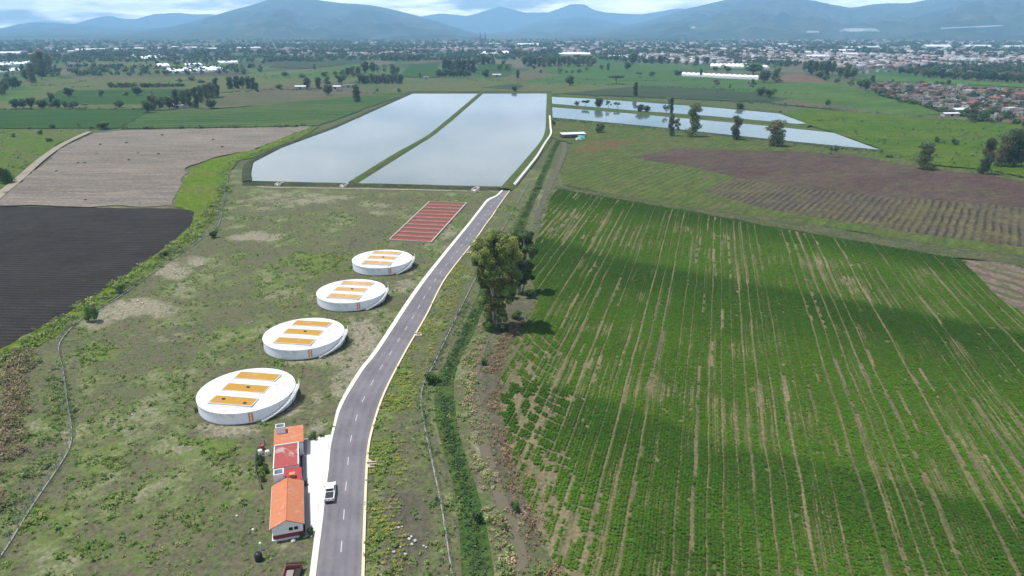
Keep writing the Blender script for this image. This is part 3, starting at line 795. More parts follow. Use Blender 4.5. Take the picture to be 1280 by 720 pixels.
for x, y, s, lab in ((346, 233, 1.0, 'white concrete outlet box at the near left corner of the lagoons'), (427, 235, 1.0, 'white concrete outlet box where the grassy dyke meets the near bank'), (592, 240.5, 1.1, 'white concrete outlet box near the end of the road by the lagoon')):
    e = empty('outlet_box', P(x, y), -0.25)
    tag(e, lab, 'outlet box', 'outlet boxes on the lagoon bank')
    b_ = MB(); b_.box(-1.2 * s, 0, -0.3, -0.9 * s, 6, 1.5); b_.box(0.9 * s, 0, -0.3, 1.2 * s, 6, 1.5); b_.box(-1.2 * s, 6, -0.3, 1.2 * s, 6.3, 1.9); b_.box(-0.9 * s, 0.2, -0.3, 0.9 * s, 5.99, 0.9)
    b_.build('chamber', white_concrete, e)
    MB().box(-0.85 * s, 3.2, 0.9, 0.85 * s, 3.3, 1.7).build('sluice_gate', plain('rusty_steel', (0.16, 0.1, 0.07), 0.7), e)
    g_ = MB(); g_.tube([(-0.02, 3.25, 1.7), (0, 3.25, 2.3)], 0.05); g_.box(-0.35, 3.2, 2.25, 0.35, 3.3, 2.33); g_.build('handwheel', plain('dark_steel', (0.05, 0.05, 0.05), 0.5), e)

# ------------------------------------------------------------------ road
RLpx = [(389, 800), (391, 760), (395, 720), (399, 687), (403.5, 653), (408, 610), (411.5, 585), (413.5, 560), (420.5, 530), (430, 503), (455, 462), (474, 438), (522, 365), (556, 320), (588, 280), (602, 262), (611, 251), (622, 245), (630, 237)]
RRpx = [(451, 800), (452, 760), (453, 720), (454.5, 670), (456.7, 607), (459.6, 562), (466, 532), (480, 491), (506, 440), (532, 395), (557, 347), (592, 302), (608, 279), (615, 270), (622, 259), (629, 249), (637, 238)]
RLw = resample(catmull([P(*p) for p in RLpx], 3), 260); RRw = resample(catmull([P(*p) for p in RRpx], 3), 260)
m, nt, b = new_mat('asphalt', 0.85, 0.25)
v = coords(nt)
f1 = tex_noise(nt, v, 0.12, 4); f2 = tex_noise(nt, v, 7, 3, 0.8)
col = mix(nt, ramp(nt, f1, 0.35, 0.65), (0.128, 0.119, 0.13, 1), (0.16, 0.148, 0.161, 1))
col = mix(nt, 1.0, col, mix(nt, f2, (0.78, 0.78, 0.78, 1), (1.22, 1.22, 1.22, 1)), 'MULTIPLY')
col = mix(nt, ramp(nt, tex_noise(nt, v, 0.35, 5, 0.7), 0.6, 0.72), col, (0.175, 0.16, 0.162, 1))
nt.links.new(col, b.inputs['Base Color']); bump(nt, b, f2, 0.3, 0.02)
ASPH = m
nc_ = 25; vs = []; wear = []
for a, b_ in zip(RLw, RRw):
    for k in range(nc_):
        t = k / (nc_ - 1); p = a.lerp(b_, t); vs.append((p.x, p.y, 0.08))
        tr = max(math.exp(-((t - c_) / 0.045) ** 2) for c_ in (0.15, 0.37, 0.63, 0.85)); ed = max(0, 1 - min(t, 1 - t) / 0.07)
        wear.append((tr, ed, math.exp(-((t - 0.5) / .03) ** 2), 1))
fs = [(i * nc_ + k, i * nc_ + k + 1, (i + 1) * nc_ + k + 1, (i + 1) * nc_ + k) for i in range(len(RLw) - 1) for k in range(nc_ - 1)]
road = link('road', np_mesh('road', vs, fs, [ASPH], wear, attr='wear')); road['kind'] = 'structure'
nt = ASPH.node_tree; b = nt.nodes['Principled BSDF']; old = b.inputs['Base Color'].links[0].from_socket
at = N(nt, 'ShaderNodeAttribute'); at.attribute_name = 'wear'; sp = N(nt, 'ShaderNodeSeparateColor'); nt.links.new(at.outputs['Color'], sp.inputs[0])
v = coords(nt); nz = tex_noise(nt, v, .5, 5, .7)
col = mix(nt, math_(nt, 'MULTIPLY', sp.outputs[0], ramp(nt, nz, .3, .7)), old, mix(nt, 1.0, old, (0.74, 0.74, 0.76, 1), 'MULTIPLY'))
col = mix(nt, math_(nt, 'MULTIPLY', sp.outputs[1], ramp(nt, nz, .42, .62)), col, (0.19, 0.168, 0.14, 1))
vo = N(nt, 'ShaderNodeTexVoronoi'); vo.feature = 'DISTANCE_TO_EDGE'; vo.inputs['Scale'].default_value = .16; nt.links.new(v, vo.inputs['Vector'])
col = mix(nt, math_(nt, 'MULTIPLY', math_(nt, 'LESS_THAN', vo.outputs['Distance'], .005), .22), col, (0.05, 0.047, 0.05, 1))
nt.links.new(col, b.inputs['Base Color'])
paint = plain('road_paint', (0.44, 0.43, 0.42), 0.8, 0.1, 2.0, 0.2, stain=((0.3, 0.28, 0.28, 1), 2.5, 0.55))
CL = [(a + b_) / 2 for a, b_ in zip(RLw, RRw)]
CLd = resample(CL, 1400)
slen = (CLd[1] - CLd[0]).length
mk = MB(); i = 6
while i < len(CLd) - int(3 / slen) - 2:
    j = i + int(3.0 / slen); A_ = offset_line(CLd[i:j], 0.075); B_ = offset_line(CLd[i:j], -0.075)
    o_ = len(A_)
    mk.add([(p.x, p.y, 0.084) for p in A_ + B_], [(k + 1, k, o_ + k, o_ + k + 1) for k in range(o_ - 1)])
    i += int(8.2 / slen)
mk.build('centre_line', paint, road)
A_ = offset_line(RRw, 0.16); B_ = offset_line(RRw, 0.03)
ribbon('edge_line', A_, B_, 0.084, plain('yellow_paint', (0.62, 0.47, 0.2), 0.7, 0.12, 1.5), road)
KR = offset_line(RRw, -0.32)
slab('kerb', RRw + KR[::-1], 0.2, plain('cream_kerb', (0.6, 0.52, 0.4), 0.85, 0.12, 0.8), kind='structure')
KL = offset_line(RLw, 0.16)
slab('kerb', RLw + KL[::-1], 0.22, white_concrete, kind='structure')
SOpx = [(380, 800), (382.5, 760), (387, 720), (391, 688), (394, 665), (399, 630), (404, 600), (408, 575), (411.5, 556), (417, 530), (425, 503), (449.5, 462), (467.5, 439), (517, 364.5), (552, 319.5), (585, 279.5), (599.5, 261), (609, 249.5), (620, 244.5), (628, 236.5)]
SOw = resample(catmull([P(*p) for p in SOpx], 3), 260)
slab('pavement', KL + SOw[::-1], 0.205, white_concrete, kind='structure')
slab('forecourt', [P(x, y) for x, y in [(383.5, 549), (414, 544), (411, 556), (407, 580), (403, 606), (398, 634), (393.5, 668), (388.5, 672), (386.5, 640), (384.5, 600)]], 0.19, white_concrete, kind='structure')
slab('walkway', [P(x, y) for x, y in [(378.5, 549), (383, 549), (384.2, 600), (386.2, 640), (388, 668), (379.5, 672), (378, 620)]], 0.16, plain('grey_paving', (0.3, 0.28, 0.28), 0.9), kind='structure')

for x, y, lab in ((460, 584, 'small cream concrete headwall box on the verge opposite the white pickup'), (519.5, 420, 'small cream concrete headwall on the verge beside the round tanks'), (583.5, 316.5, 'small cream concrete headwall on the verge near the tall eucalyptus')):
    e = empty('drain_headwall', P(x, y), 0.1)
    tag(e, lab, 'headwall', 'headwalls on the road verge')
    cm = plain('cream_concrete', (0.40, 0.34, 0.25), 0.85)
    MB().box(0, -0.5, -0.3, 1.7, 0.7, 0.35).build('box', cm, e); b_ = MB(); b_.box(-0.3, 0.9, -0.3, 1.6, 1.15, 0.55); b_.hexa([(-0.3, 1.16, -0.3), (1.0, 1.16, -0.3), (-0.1, 2.6, -0.3)], [(-0.3, 1.16, 0.3), (1.0, 1.16, 0.3), (-0.1, 2.6, 0.3)]); b_.build('apron', cm, e)
    MB().box(0.4, -0.2, 0.352, 1.3, 0.4, 0.37).build('grate', plain('iron_grate', (0.08, 0.07, 0.06), 0.7), e)

# ditch, tracks and soil bands right of the road
ditch_px_l = [(578, 760), (577, 720), (573, 650), (565, 600), (553, 560), (544, 520), (545, 474), (559, 450), (574, 420), (590, 385), (605, 352), (622, 322), (643, 285), (655, 262), (668, 236), (678, 214), (688, 186), (697, 174)]
ditch_px_r = [(622, 760), (617, 720), (606, 650), (592, 600), (578, 560), (570, 520), (567, 474), (577, 445), (590, 420), (603, 388), (620, 354), (640, 320), (655, 288), (664, 262), (675, 238), (684, 216), (693, 190), (701, 176)]
DL = resample(catmull([P(*p) for p in ditch_px_l], 3), 160); DR = resample(catmull([P(*p) for p in ditch_px_r], 3), 160)
ribbon('ditch', DL, DR, 0.03, field_mat('ditch_weed', (0.06, 0.11, 0.034, 1), (0.085, 0.115, 0.045, 1), (0.05, 0.09, 0.03, 1), 12, 3, None, 0.7), kind='structure')
track = [(670, 800), (655, 720), (645, 670), (632, 640), (618, 600), (606, 560), (598, 520), (592, 480), (598, 450), (606, 425)]
L = resample(catmull([P(*p) for p in track], 3), 80)
ribbon('dirt_track', offset_line(L, 1.1), offset_line(L, -1.1), 0.02, plain('grey_track', (0.115, 0.096, 0.07), 0.95, 0.2, 0.5, 0.1, stain=((0.09, 0.105, 0.045, 1), 0.35, 0.5)), kind='structure')
track = [(668, 290), (676, 262), (687, 232), (699, 206), (705, 190), (706, 178)]
L = resample(catmull([P(*p) for p in track], 3), 60)
ribbon('dirt_track', offset_line(L, 1.8), offset_line(L, -1.8), 0.02, plain('brown_track', (0.085, 0.08, 0.06), 0.95, 0.2, 0.3, 0.1, stain=((0.09, 0.11, 0.05, 1), 0.2, 0.5)), kind='structure')
track = [(-60, 300), (0, 244), (22, 226), (55, 197), (82, 179), (112, 165)]
L = resample(catmull([P(*p) for p in track], 5), 60)
ribbon('dirt_track', offset_line(L, 2.4), offset_line(L, -2.4), 0.4, plain('pale_track', (0.24, 0.205, 0.165), 0.95, 0.2, 0.2, 0.1, stain=((0.09, 0.12, 0.05, 1), 0.1, 0.55)), kind='structure')

# ------------------------------------------------------------------ stuff: weeds, scrub, reeds
WEED = leaf_mat('weed_leaf', 2.2)


def in_ribbon(px, py, left, right):
    return in_poly(px, py, list(left) + list(right)[::-1])


def scatter_clumps(name, X, Y, size, leaves, tints, label, leafsize, zbase=0.0, hscale=0.75):
    n = len(X)
    size = np.asarray(size)
    cen = np.stack([X, Y, zbase + size * hscale * 0.45], 1); rad = np.stack([size * 0.75, size * 0.75, size * hscale * 0.6], 1)
    v, t = leaf_quads(cen, rad, leaves, np.repeat(size * leafsize, leaves), RNG, tints, 0.5, 0.9)
    tag(link(name, np_mesh(name, v, quads_of(len(v)), [WEED], t)), label, None, None, 'stuff')


N0 = 420000
X = RNG.uniform(-150, 60, N0); Y = 72 + 330 * RNG.random(N0) ** 1.5
px, py = px_of(X, Y)
w0, w1, w2 = cover_at(X, Y)
road_poly = [px_of(p.x, p.y) for p in SOw] + [px_of(p.x, p.y) for p in KR[::-1]]
road_poly = [(float(a), float(b_)) for a, b_ in road_poly]
lf_line_x = np.interp(py, [157, 199, 232, 262, 285, 312, 362, 412, 446, 520, 760], [398, 300, 282, 264, 252, 228, 155, 78, 20, -60, -260])
keep = (px > lf_line_x) & (px < 720) & (px > -30) & (py < 745) & (py > 238)
keep &= ~in_poly(px, py, road_poly) & ~in_poly(px, py, MAIZE)
keep &= ~in_poly(px, py, [(330, 532), (385, 532), (416, 540), (400, 640), (390, 680), (334, 680)])
for cx_, cy_ in ((-60.8, 139.4), (-56.5, 170.6), (-50.8, 203.2), (-46.7, 235.7)):
    keep &= np.hypot(X - cx_, Y - cy_) > 11.2
keep &= ~in_poly(px, py, [(484, 302), (538, 306), (588, 253), (535, 251)])
keep &= ~((px > 300) & (px < 640) & (py < 242))
clus = fbm(X / 3.2, Y / 3.2, 3, 15)
prob = (0.09 + 0.34 * w0) * sstep(0.34, 0.66, clus) * (1 - 0.85 * w1) * (1 - 0.7 * w2)
keep &= RNG.random(N0) < prob
X, Y, w0 = X[keep], Y[keep], w0[keep]
n = len(X)
sz = 0.18 + 0.5 * RNG.random(n) ** 2.6
sz = sz * (1 + 0.6 * w0)
kind = RNG.random(n)
t = np.where((kind < 0.58)[:, None], np.array([[0.062, 0.105, 0.026]]), np.where((kind < 0.88)[:, None], np.array([[0.095, 0.125, 0.036]]), np.array([[0.125, 0.118, 0.06]])))
t = t * (0.75 + 0.5 * RNG.random((n, 1)))
scatter_clumps('weeds', X, Y, sz, 11, t, 'low green and olive weeds dotting the rough land round the tanks', 0.27)

# yellow-flowered verge right of the road
X = []; Y = []
for k in range(3600):
    i = RNG.integers(0, 170); d = RNG.random() ** 1.3 * 7 + 0.7; p = RRw[i]; q_ = RRw[min(i + 1, 259)]; tt = (q_ - p).normalized()
    X.append(p.x + tt.y * d + RNG.normal() * .2); Y.append(p.y - tt.x * d + RNG.normal() * .2)
X = np.array(X); Y = np.array(Y); kp = fbm(X / 4, Y / 6, 3, 66) > 0.47; X, Y = X[kp], Y[kp]; n = len(X)
t = np.where((RNG.random(n) < 0.55)[:, None], np.array([[0.13, 0.14, 0.028]]), np.array([[0.08, 0.115, 0.026]])) * (0.8 + 0.4 * RNG.random((n, 1)))
scatter_clumps('verge_grass', X, Y, 0.2 + 0.36 * RNG.random(n), 14, t, 'yellow green weeds growing along the right verge of the road', 0.22)


def belt(name, pxline, halfw, count, smin, smax, tints, label, leaves=14, leafsize=0.22, thr=0.0, seed=1, hs=0.9):
    L = resample(catmull([P(*p) for p in pxline], 4), 200)
    i = RNG.integers(0, 199, count); f = RNG.random(count)
    A_ = np.array([(p.x, p.y) for p in L]); p = A_[i] * (1 - f[:, None]) + A_[i + 1] * f[:, None]
    d = A_[i + 1] - A_[i]; d /= np.linalg.norm(d, axis=1, keepdims=True)
    off = RNG.normal(size=count) * 0.5; off = np.clip(off, -1, 1) * halfw
    X = p[:, 0] - d[:, 1] * off; Y = p[:, 1] + d[:, 0] * off
    kp = fbm(X / 6, Y / 6, 3, seed) > thr; X, Y = X[kp], Y[kp]; n = len(X)
    s = smin + (smax - smin) * RNG.random(n) ** 2
    tt = np.array(tints)[RNG.integers(0, len(tints), n)] * (0.75 + 0.5 * RNG.random((n, 1)))
    scatter_clumps(name, X, Y, s, leaves, tt, label, leafsize, 0.0, hs)


belt('undergrowth', [(283, 232), (262, 268), (243, 293), (210, 318), (150, 358), (95, 393), (30, 436), (-20, 470), (-80, 520)], 4.0, 1700, 0.5, 1.9, [(0.055, 0.09, 0.028), (0.075, 0.105, 0.035), (0.1, 0.11, 0.055), (0.045, 0.075, 0.028)], 'green scrub along the bank of the dark ploughed field', thr=0.40)
belt('undergrowth', [(392, 160), (350, 180), (300, 199), (281, 212), (274, 240)], 3.5, 700, 0.6, 1.6, [(0.055, 0.09, 0.028), (0.045, 0.075, 0.028), (0.085, 0.115, 0.035)], 'green scrub along the drain left of the lagoons', thr=0.42, seed=2)
belt('dry_brush', [(30, 440), (22, 475), (12, 520), (0, 575), (-30, 640)], 4.0, 800, 0.7, 1.7, [(0.105, 0.085, 0.06), (0.085, 0.072, 0.05), (0.12, 0.1, 0.07), (0.06, 0.07, 0.034)], 'tangled brown dry brush at the left edge of the land', thr=0.36, seed=3, leaves=22, leafsize=0.16)
belt('undergrowth', [(70, 470), (74, 520), (60, 570), (25, 620), (-30, 690)], 3.0, 420, 0.4, 1.2, [(0.055, 0.095, 0.03), (0.08, 0.105, 0.045)], 'low green scrub between the dry brush and the fence', thr=0.42, seed=4)
belt('reeds', [(598, 745), (594, 690), (585, 640), (572, 580), (560, 530), (556, 480), (568, 445), (582, 415), (604, 372), (628, 330), (648, 290), (664, 250), (684, 205), (698, 176)], 1.75, 6500, 0.22, 0.6, [(0.042, 0.074, 0.024), (0.038, 0.064, 0.022), (0.056, 0.084, 0.034)], 'bright green reeds filling the drainage ditch', leaves=10, leafsize=0.34, hs=1.1, thr=0.36, seed=5)
belt('undergrowth', [(634, 720), (622, 650), (606, 590), (592, 530), (586, 480), (592, 440), (606, 405)], 2.2, 900, 0.3, 1.1, [(0.075, 0.1, 0.045), (0.1, 0.105, 0.065), (0.055, 0.09, 0.035), (0.13, 0.11, 0.085)], 'patchy green scrub on the right bank of the ditch', thr=0.42, seed=6)
belt('undergrowth', [(560, 720), (548, 640), (538, 570), (530, 510), (538, 470), (556, 432), (580, 390), (602, 350), (630, 305), (655, 258)], 1.6, 700, 0.3, 1.0, [(0.065, 0.105, 0.035), (0.05, 0.085, 0.03), (0.1, 0.11, 0.05)], 'green scrub on the left bank of the ditch below the fence', thr=0.44, seed=7)
belt('dry_brush', [(690, 720), (672, 670), (650, 620), (632, 560), (618, 510), (616, 470), (630, 430), (650, 400)], 2.6, 1500, 0.25, 0.85, [(0.085, 0.062, 0.046), (0.07, 0.054, 0.04), (0.055, 0.062, 0.034), (0.11, 0.086, 0.066)], 'dark brown dry scrub along the left edge of the maize field', thr=0.40, seed=8, leaves=16, leafsize=0.2)
belt('undergrowth', [(668, 300), (676, 268), (690, 238), (706, 205), (712, 188)], 1.6, 240, 0.4, 1.2, [(0.055, 0.085, 0.03), (0.075, 0.095, 0.045)], 'green scrub between the dirt track and the patchy pasture', thr=0.42, seed=9)
belt('undergrowth', [(692, 236), (760, 247), (860, 264), (960, 282), (1090, 306), (1180, 322), (1300, 336), (1420, 350)], 2.2, 420, 0.4, 1.3, [(0.055, 0.09, 0.028), (0.07, 0.1, 0.04)], 'green scrub along the far edge of the maize field', thr=0.46, seed=10)
belt('undergrowth', [(690, 150), (815, 162), (875, 169), (980, 180), (1055, 187), (1105, 193), (1170, 206), (1240, 217), (1300, 224)], 4.5, 420, 0.7, 2.6, [(0.05, 0.08, 0.03), (0.06, 0.095, 0.032), (0.085, 0.11, 0.045)], 'green scrub along the near bank of the narrow ponds', thr=0.44, seed=12)
belt('undergrowth', [(308, 229), (430, 230.5), (520, 232.5), (630, 235.5)], 1.2, 300, 0.3, 1.0, [(0.05, 0.08, 0.03), (0.06, 0.08, 0.035)], 'dark tufts along the near bank of the lagoons', thr=0.46, seed=13)
belt('undergrowth', [(601, 116), (562, 150.5), (536, 171.5), (500, 192), (440, 230)], 1.6, 420, 0.4, 1.1, [(0.055, 0.09, 0.03), (0.085, 0.11, 0.04)], 'grass tufts along the dyke between the two lagoons', thr=0.40, seed=14)
for k, ln_ in enumerate(([(-60, 137.5), (60, 137.2), (190, 137)], [(60, 111.5), (200, 103), (330, 95.5), (450, 92)], [(640, 104.5), (790, 107.5), (930, 113.5), (1010, 118.5)], [(690, 119), (860, 125), (1000, 133), (1120, 144), (1180, 148)], [(262, 118), (345, 112.5), (470, 117)], [(330, 98), (450, 97), (560, 97.5)], [(560, 101.5), (700, 100), (850, 102)], [(70, 94), (200, 93), (330, 90)], [(-40, 107.5), (60, 107), (110, 101)], [(150, 161.5), (270, 160), (395, 158)])):
    belt('hedge_scrub', ln_, 4.0, 260, 0.8, 3.2, [(0.04, 0.062, 0.026), (0.05, 0.075, 0.03)], 'dark hedge scrub along a boundary of the far fields', leaves=14, leafsize=0.24, thr=0.45, seed=60 + k)
# scattered scrub of the wetland and the left pasture
for nm, poly, cnt, lab, sd in (('marsh_scrub', [(1010, 150), (1180, 150), (1290, 156), (1290, 215), (1200, 207), (1110, 190), (1060, 165)], 520, 'green marsh scrub scattered over the wet meadow', 20), ('pasture_scrub', [(-20, 235), (-20, 163), (108, 164), (70, 180), (30, 215)], 300, 'scattered green scrub in the left pasture', 21)):
    wp = [P(*p) for p in poly]; xs = [p.x for p in wp]; ys = [p.y for p in wp]
    X = RNG.uniform(min(xs), max(xs), cnt * 3); Y = RNG.uniform(min(ys), max(ys), cnt * 3)
    kp = in_poly(X, Y, [(p.x, p.y) for p in wp]) & (fbm(X / 28, Y / 28, 3, sd) > 0.50); X, Y = X[kp][:cnt], Y[kp][:cnt]; n = len(X)
    scatter_clumps(nm, X, Y, 0.7 + 2.0 * RNG.random(n) ** 2.5, 16, np.array([[0.055, 0.09, 0.03]]) * (0.7 + 0.7 * RNG.random((n, 1))), lab, 0.26)

# ------------------------------------------------------------------ fences
post_m = plain('post_concrete', (0.28, 0.27, 0.24), 0.9, 0.15); wire_m = plain('galvanised_wire', (0.17, 0.18, 0.17), 0.5, 0.1, 2, 0.4, 0.3)


def fence(pxline, spacing, h, label, kerb=False, maxn=100, zmesh=6, wr=0.014):
    L = catmull([P(*p) for p in pxline], 3)
    tot = sum((b_ - a).length for a, b_ in zip(L, L[1:])); n = min(maxn, int(tot / spacing))
    pts = resample(L, n)
    e = empty('wire_fence', pts[0]); tag(e, label, 'fence'); o0 = pts[0]
    for p in pts:
        MB().box(p.x - o0.x - 0.06, p.y - o0.y - 0.06, -0.3, p.x - o0.x + 0.06, p.y - o0.y + 0.06, h).build('post', post_m, e)
    mb = MB()
    for k in range(zmesh):
        z = 0.15 + (h - 0.2) * k / (zmesh - 1)
        mb.tube([(p.x - o0.x, p.y - o0.y, z) for p in pts], wr if k < zmesh - 1 else wr * 1.6, 4)
    mb.build('wire', wire_m, e)
    if kerb:
        q_ = [p - o0 for p in pts]; A_, B_ = offset_line(q_, 0.1), offset_line(q_, -0.1); kb = MB()
        for i in range(n - 1): kb.hexa([(p.x, p.y, -0.3) for p in (A_[i], A_[i + 1], B_[i + 1], B_[i])], [(p.x, p.y, 0.14) for p in (A_[i], A_[i + 1], B_[i + 1], B_[i])])
        kb.build('footing', post_m, e)


fence([(-30, 735), (5, 690), (42, 630), (82, 570), (90, 545), (84, 500), (79, 462), (75, 428), (108, 394), (145, 374), (185, 345), (250, 300), (272, 283), (280, 250), (286, 218)], 2.7, 2.0, 'grey wire mesh fence on concrete posts along the left edge of the land', True)
fence([(572, 760), (564, 712), (553, 640), (543, 590), (530, 530), (526, 500), (530, 478), (541, 458), (559, 420), (580, 377), (607, 323), (632, 280), (650, 248), (664, 222)], 3.0, 1.5, 'low wire fence on pale posts between the road verge and the ditch', True, 90, 3)

# ------------------------------------------------------------------ round tanks
tank_white = plain('tank_white', (0.72, 0.725, 0.77), 0.9, 0.05, 0.4, 0.1, stain=((0.56, 0.555, 0.56, 1), 0.35, 0.56))
roof_white = plain('membrane_white', (0.535, 0.525, 0.50), 0.85, 0.06, 0.35, 0.3, stain=((0.42, 0.40, 0.37, 1), 0.3, 0.55))
amber = [plain('amber_panel', (0.37, 0.205, 0.034), 0.7, 0.12, 0.9, 0.2, stain=((0.40, 0.26, 0.10, 1), 0.3, 0.55)), plain('pale_amber_panel', (0.41, 0.25, 0.10), 0.7, 0.12, 0.9, 0.2, stain=((0.45, 0.32, 0.17, 1), 0.3, 0.5))]
orange_mark = plain('orange_marking', (0.62, 0.26, 0.10), 0.6, 0.1, 2, 0.2, stain=((0.75, 0.6, 0.5, 1), 3.0, 0.5))
nt = tank_white.node_tree; b = nt.nodes['Principled BSDF']; old = b.inputs['Base Color'].links[0].from_socket
mp = N(nt, 'ShaderNodeMapping'); mp.inputs['Scale'].default_value = (1, 1, .06); nt.links.new(coords(nt), mp.inputs['Vector'])
nt.links.new(mix(nt, math_(nt, 'MULTIPLY', ramp(nt, tex_noise(nt, mp.outputs[0], 2.2, 4, .7), .52, .74), .5), old, (0.47, 0.45, 0.43, 1)), b.inputs['Base Color'])
seam_m = plain('roof_seam', (0.52, 0.44, 0.4), 0.7, 0.15)
dark_m = plain('dark_fitting', (0.05, 0.045, 0.04), 0.6); steel_m = plain('white_steel', (0.55, 0.56, 0.57), 0.7, 0.05, 2, 0.4)
plinth_m = plain('grey_footing', (0.11, 0.10, 0.09), 0.9, 0.15)  # footing grey darkened to paint a shadow line under the tank walls


def ring(mb, r0, r1, z0, z1, a0=0.0, a1=2 * math.pi, n=96, mi=0):
    full = abs(a1 - a0 - 2 * math.pi) < 1e-6
    m_ = n if full else n + 1; vs = []
    for k in range(m_):
        a = a0 + (a1 - a0) * k / n; c_, s_ = math.cos(a), math.sin(a)
        vs += [(r0 * c_, r0 * s_, z0), (r1 * c_, r1 * s_, z0), (r1 * c_, r1 * s_, z1), (r0 * c_, r0 * s_, z1)]
    fs = []
    for k in range(n):
        i = 4 * k; j = 4 * ((k + 1) % m_)
        for q_ in range(4):
            r_ = (q_ + 1) % 4; fs.append((i + q_, j + q_, j + r_, i + r_))
    if not full: fs += [(0, 3, 2, 1), (4 * n, 4 * n + 1, 4 * n + 2, 4 * n + 3)]
    mb.add(vs, fs, mi)


RT = 10.6
TANKS = [((-60.8, 139.4), 'nearest round white tank, next to the orange roofed building, three deep amber roof panels', 0, 3),
         ((-56.5, 170.6), 'second round white tank from the building, with three amber roof panels', 0, 1),
         ((-50.8, 203.2), 'third round white tank from the building, with three pale amber roof panels', 1, 1),
         ((-46.7, 235.7), 'farthest round white tank, nearest to the red drying bed, with pale amber roof panels', 1, 1)]
for (tx, ty), lab, am, nv in TANKS:
    e = empty('round_tank', (tx, ty, 0), R(-8.5)); tag(e, lab, 'tank', 'round white treatment tanks')
    mb = MB(); ring(mb, RT - 0.3, RT, -0.3, 2.72); mb.build('tank_wall', tank_white, e)
    mb = MB(); ring(mb, RT - 0.02, RT + 0.10, 2.58, 2.8); mb.build('rim', tank_white, e)
    mb = MB(); ring(mb, RT + 0.012, RT + 0.28, -0.3, 0.10); mb.build('footing', plinth_m, e)
    vs = [(0, 0, 3.16)]; rings = 6; seg = 96
    for r_ in range(1, rings + 1):
        rr = (RT - 0.32) * r_ / rings
        for k in range(seg):
            a = 2 * math.pi * k / seg; vs.append((rr * math.cos(a), rr * math.sin(a), 2.74 + 0.42 * (1 - (r_ / rings) ** 2) + 0.012 * math.sin(16 * a) * r_ / rings))
    fs = [(0, 1 + k, 1 + (k + 1) % seg) for k in range(seg)] + [(1 + r_ * seg + k, 1 + (r_ + 1) * seg + k, 1 + (r_ + 1) * seg + (k + 1) % seg, 1 + r_ * seg + (k + 1) % seg) for r_ in range(rings - 1) for k in range(seg)]
    MB().add(vs, fs).build('roof', roof_white, e, True)
    for yo in (-5.75, 0.0, 5.75):
        xo = 0.25 * yo * -0.1 - 0.15
        sk = MB(); sk.box(xo - 5.15, yo - 1.72, 2.7, xo + 5.15, yo + 1.72, 3.22)
        s_ = sk.build('skylight', steel_m, e)
        MB().box(xo - 4.98, yo - 1.56, 3.0, xo + 4.98, yo + 1.56, 3.245).build('panel', amber[am], s_)
    sm = MB()
    for yo in (-8.0, -2.95, 2.95, 8.0):
        hw = math.sqrt((RT - 0.4) ** 2 - yo * yo); zz = lambda x_: 2.74 + 0.42 * (1 - (x_ * x_ + yo * yo) / (RT - 0.32) ** 2)
        sm.tube([(-hw + 2 * hw * k / 12, yo, zz(-hw + 2 * hw * k / 12) + 0.02) for k in range(13)], 0.055, 5)
    sm.build('roof_seam', seam_m, e)
    for k in range(nv):
        x_, y_ = ((0.3, 0.2), (-2.4, -5.6), (3.2, -6.6))[k]
        v_ = MB(); v_.box(x_ - 0.32, y_ - 0.22, 3.246, x_ + 0.32, y_ + 0.22, 3.5); v_.build('roof_vent', dark_m, e, bevel=0.04)
    a0 = R(8.5)
    st = MB(); na = 26; A0, A1 = R(24), R(-48)
    for k in range(na):
        a = A0 + (A1 - A0) * k / na; b2 = A0 + (A1 - A0) * (k + 0.86) / na; z = 2.66 - 2.4 * k / na if k > 6 else 2.66
        z = 2.66 if k <= 6 else 2.66 - 2.45 * (k - 6) / (na - 6)
        ring(st, RT + 0.26, RT + 0.95, z - 0.09, z, b2, a, 2)
    so = st.build('stairway', steel_m, e)
    for rr in (RT + 0.2, RT + 0.98):
        sg = MB(); pts = []
        for k in range(na + 1):
            a = A0 + (A1 - A0) * k / na; z = 2.66 if k <= 6 else 2.66 - 2.45 * (k - 6) / (na - 6)
            pts.append((rr * math.cos(a), rr * math.sin(a), z))
        for p, q_ in zip(pts, pts[1:]):
            sg.hexa([(p[0], p[1], p[2] - 0.25), (q_[0], q_[1], q_[2] - 0.25), (q_[0] * 1.004, q_[1] * 1.004, q_[2] - 0.25), (p[0] * 1.004, p[1] * 1.004, p[2] - 0.25)], [(p[0], p[1], p[2] + 0.04), (q_[0], q_[1], q_[2] + 0.04), (q_[0] * 1.004, q_[1] * 1.004, q_[2] + 0.04), (p[0] * 1.004, p[1] * 1.004, p[2] + 0.04)])
        sg.build('stringer', steel_m, so)
        if rr > RT + .5:
            rl = MB(); rl.tube([(p[0], p[1], p[2] + 1.0) for p in pts], 0.045, 6); rl.tube([(p[0], p[1], p[2] + 0.55) for p in pts], 0.03, 6)
            for p in pts[::3]: rl.tube([(p[0], p[1], p[2]), (p[0], p[1], p[2] + 1.0)], 0.035, 6)
            rl.build('handrail', steel_m, so)
            for p in pts[::5]: MB().tube([(p[0] * .975, p[1] * .975, -0.3), (p[0] * .975, p[1] * .975, p[2] - 0.1)], 0.08, 6).build('support', dark_m, so)
    mk = MB()
    for da in (-0.029, 0.029):
        ring(mk, RT + 0.004, RT + 0.02, 0.35, 2.5, R(-58) + da - 0.019, R(-58) + da + 0.019, 3)
    ring(mk, RT + 0.004, RT + 0.019, 2.2, 2.42, R(-58) - 0.0095, R(-58) + 0.0095, 2)
    mk.build('wall_marking', orange_mark, e)

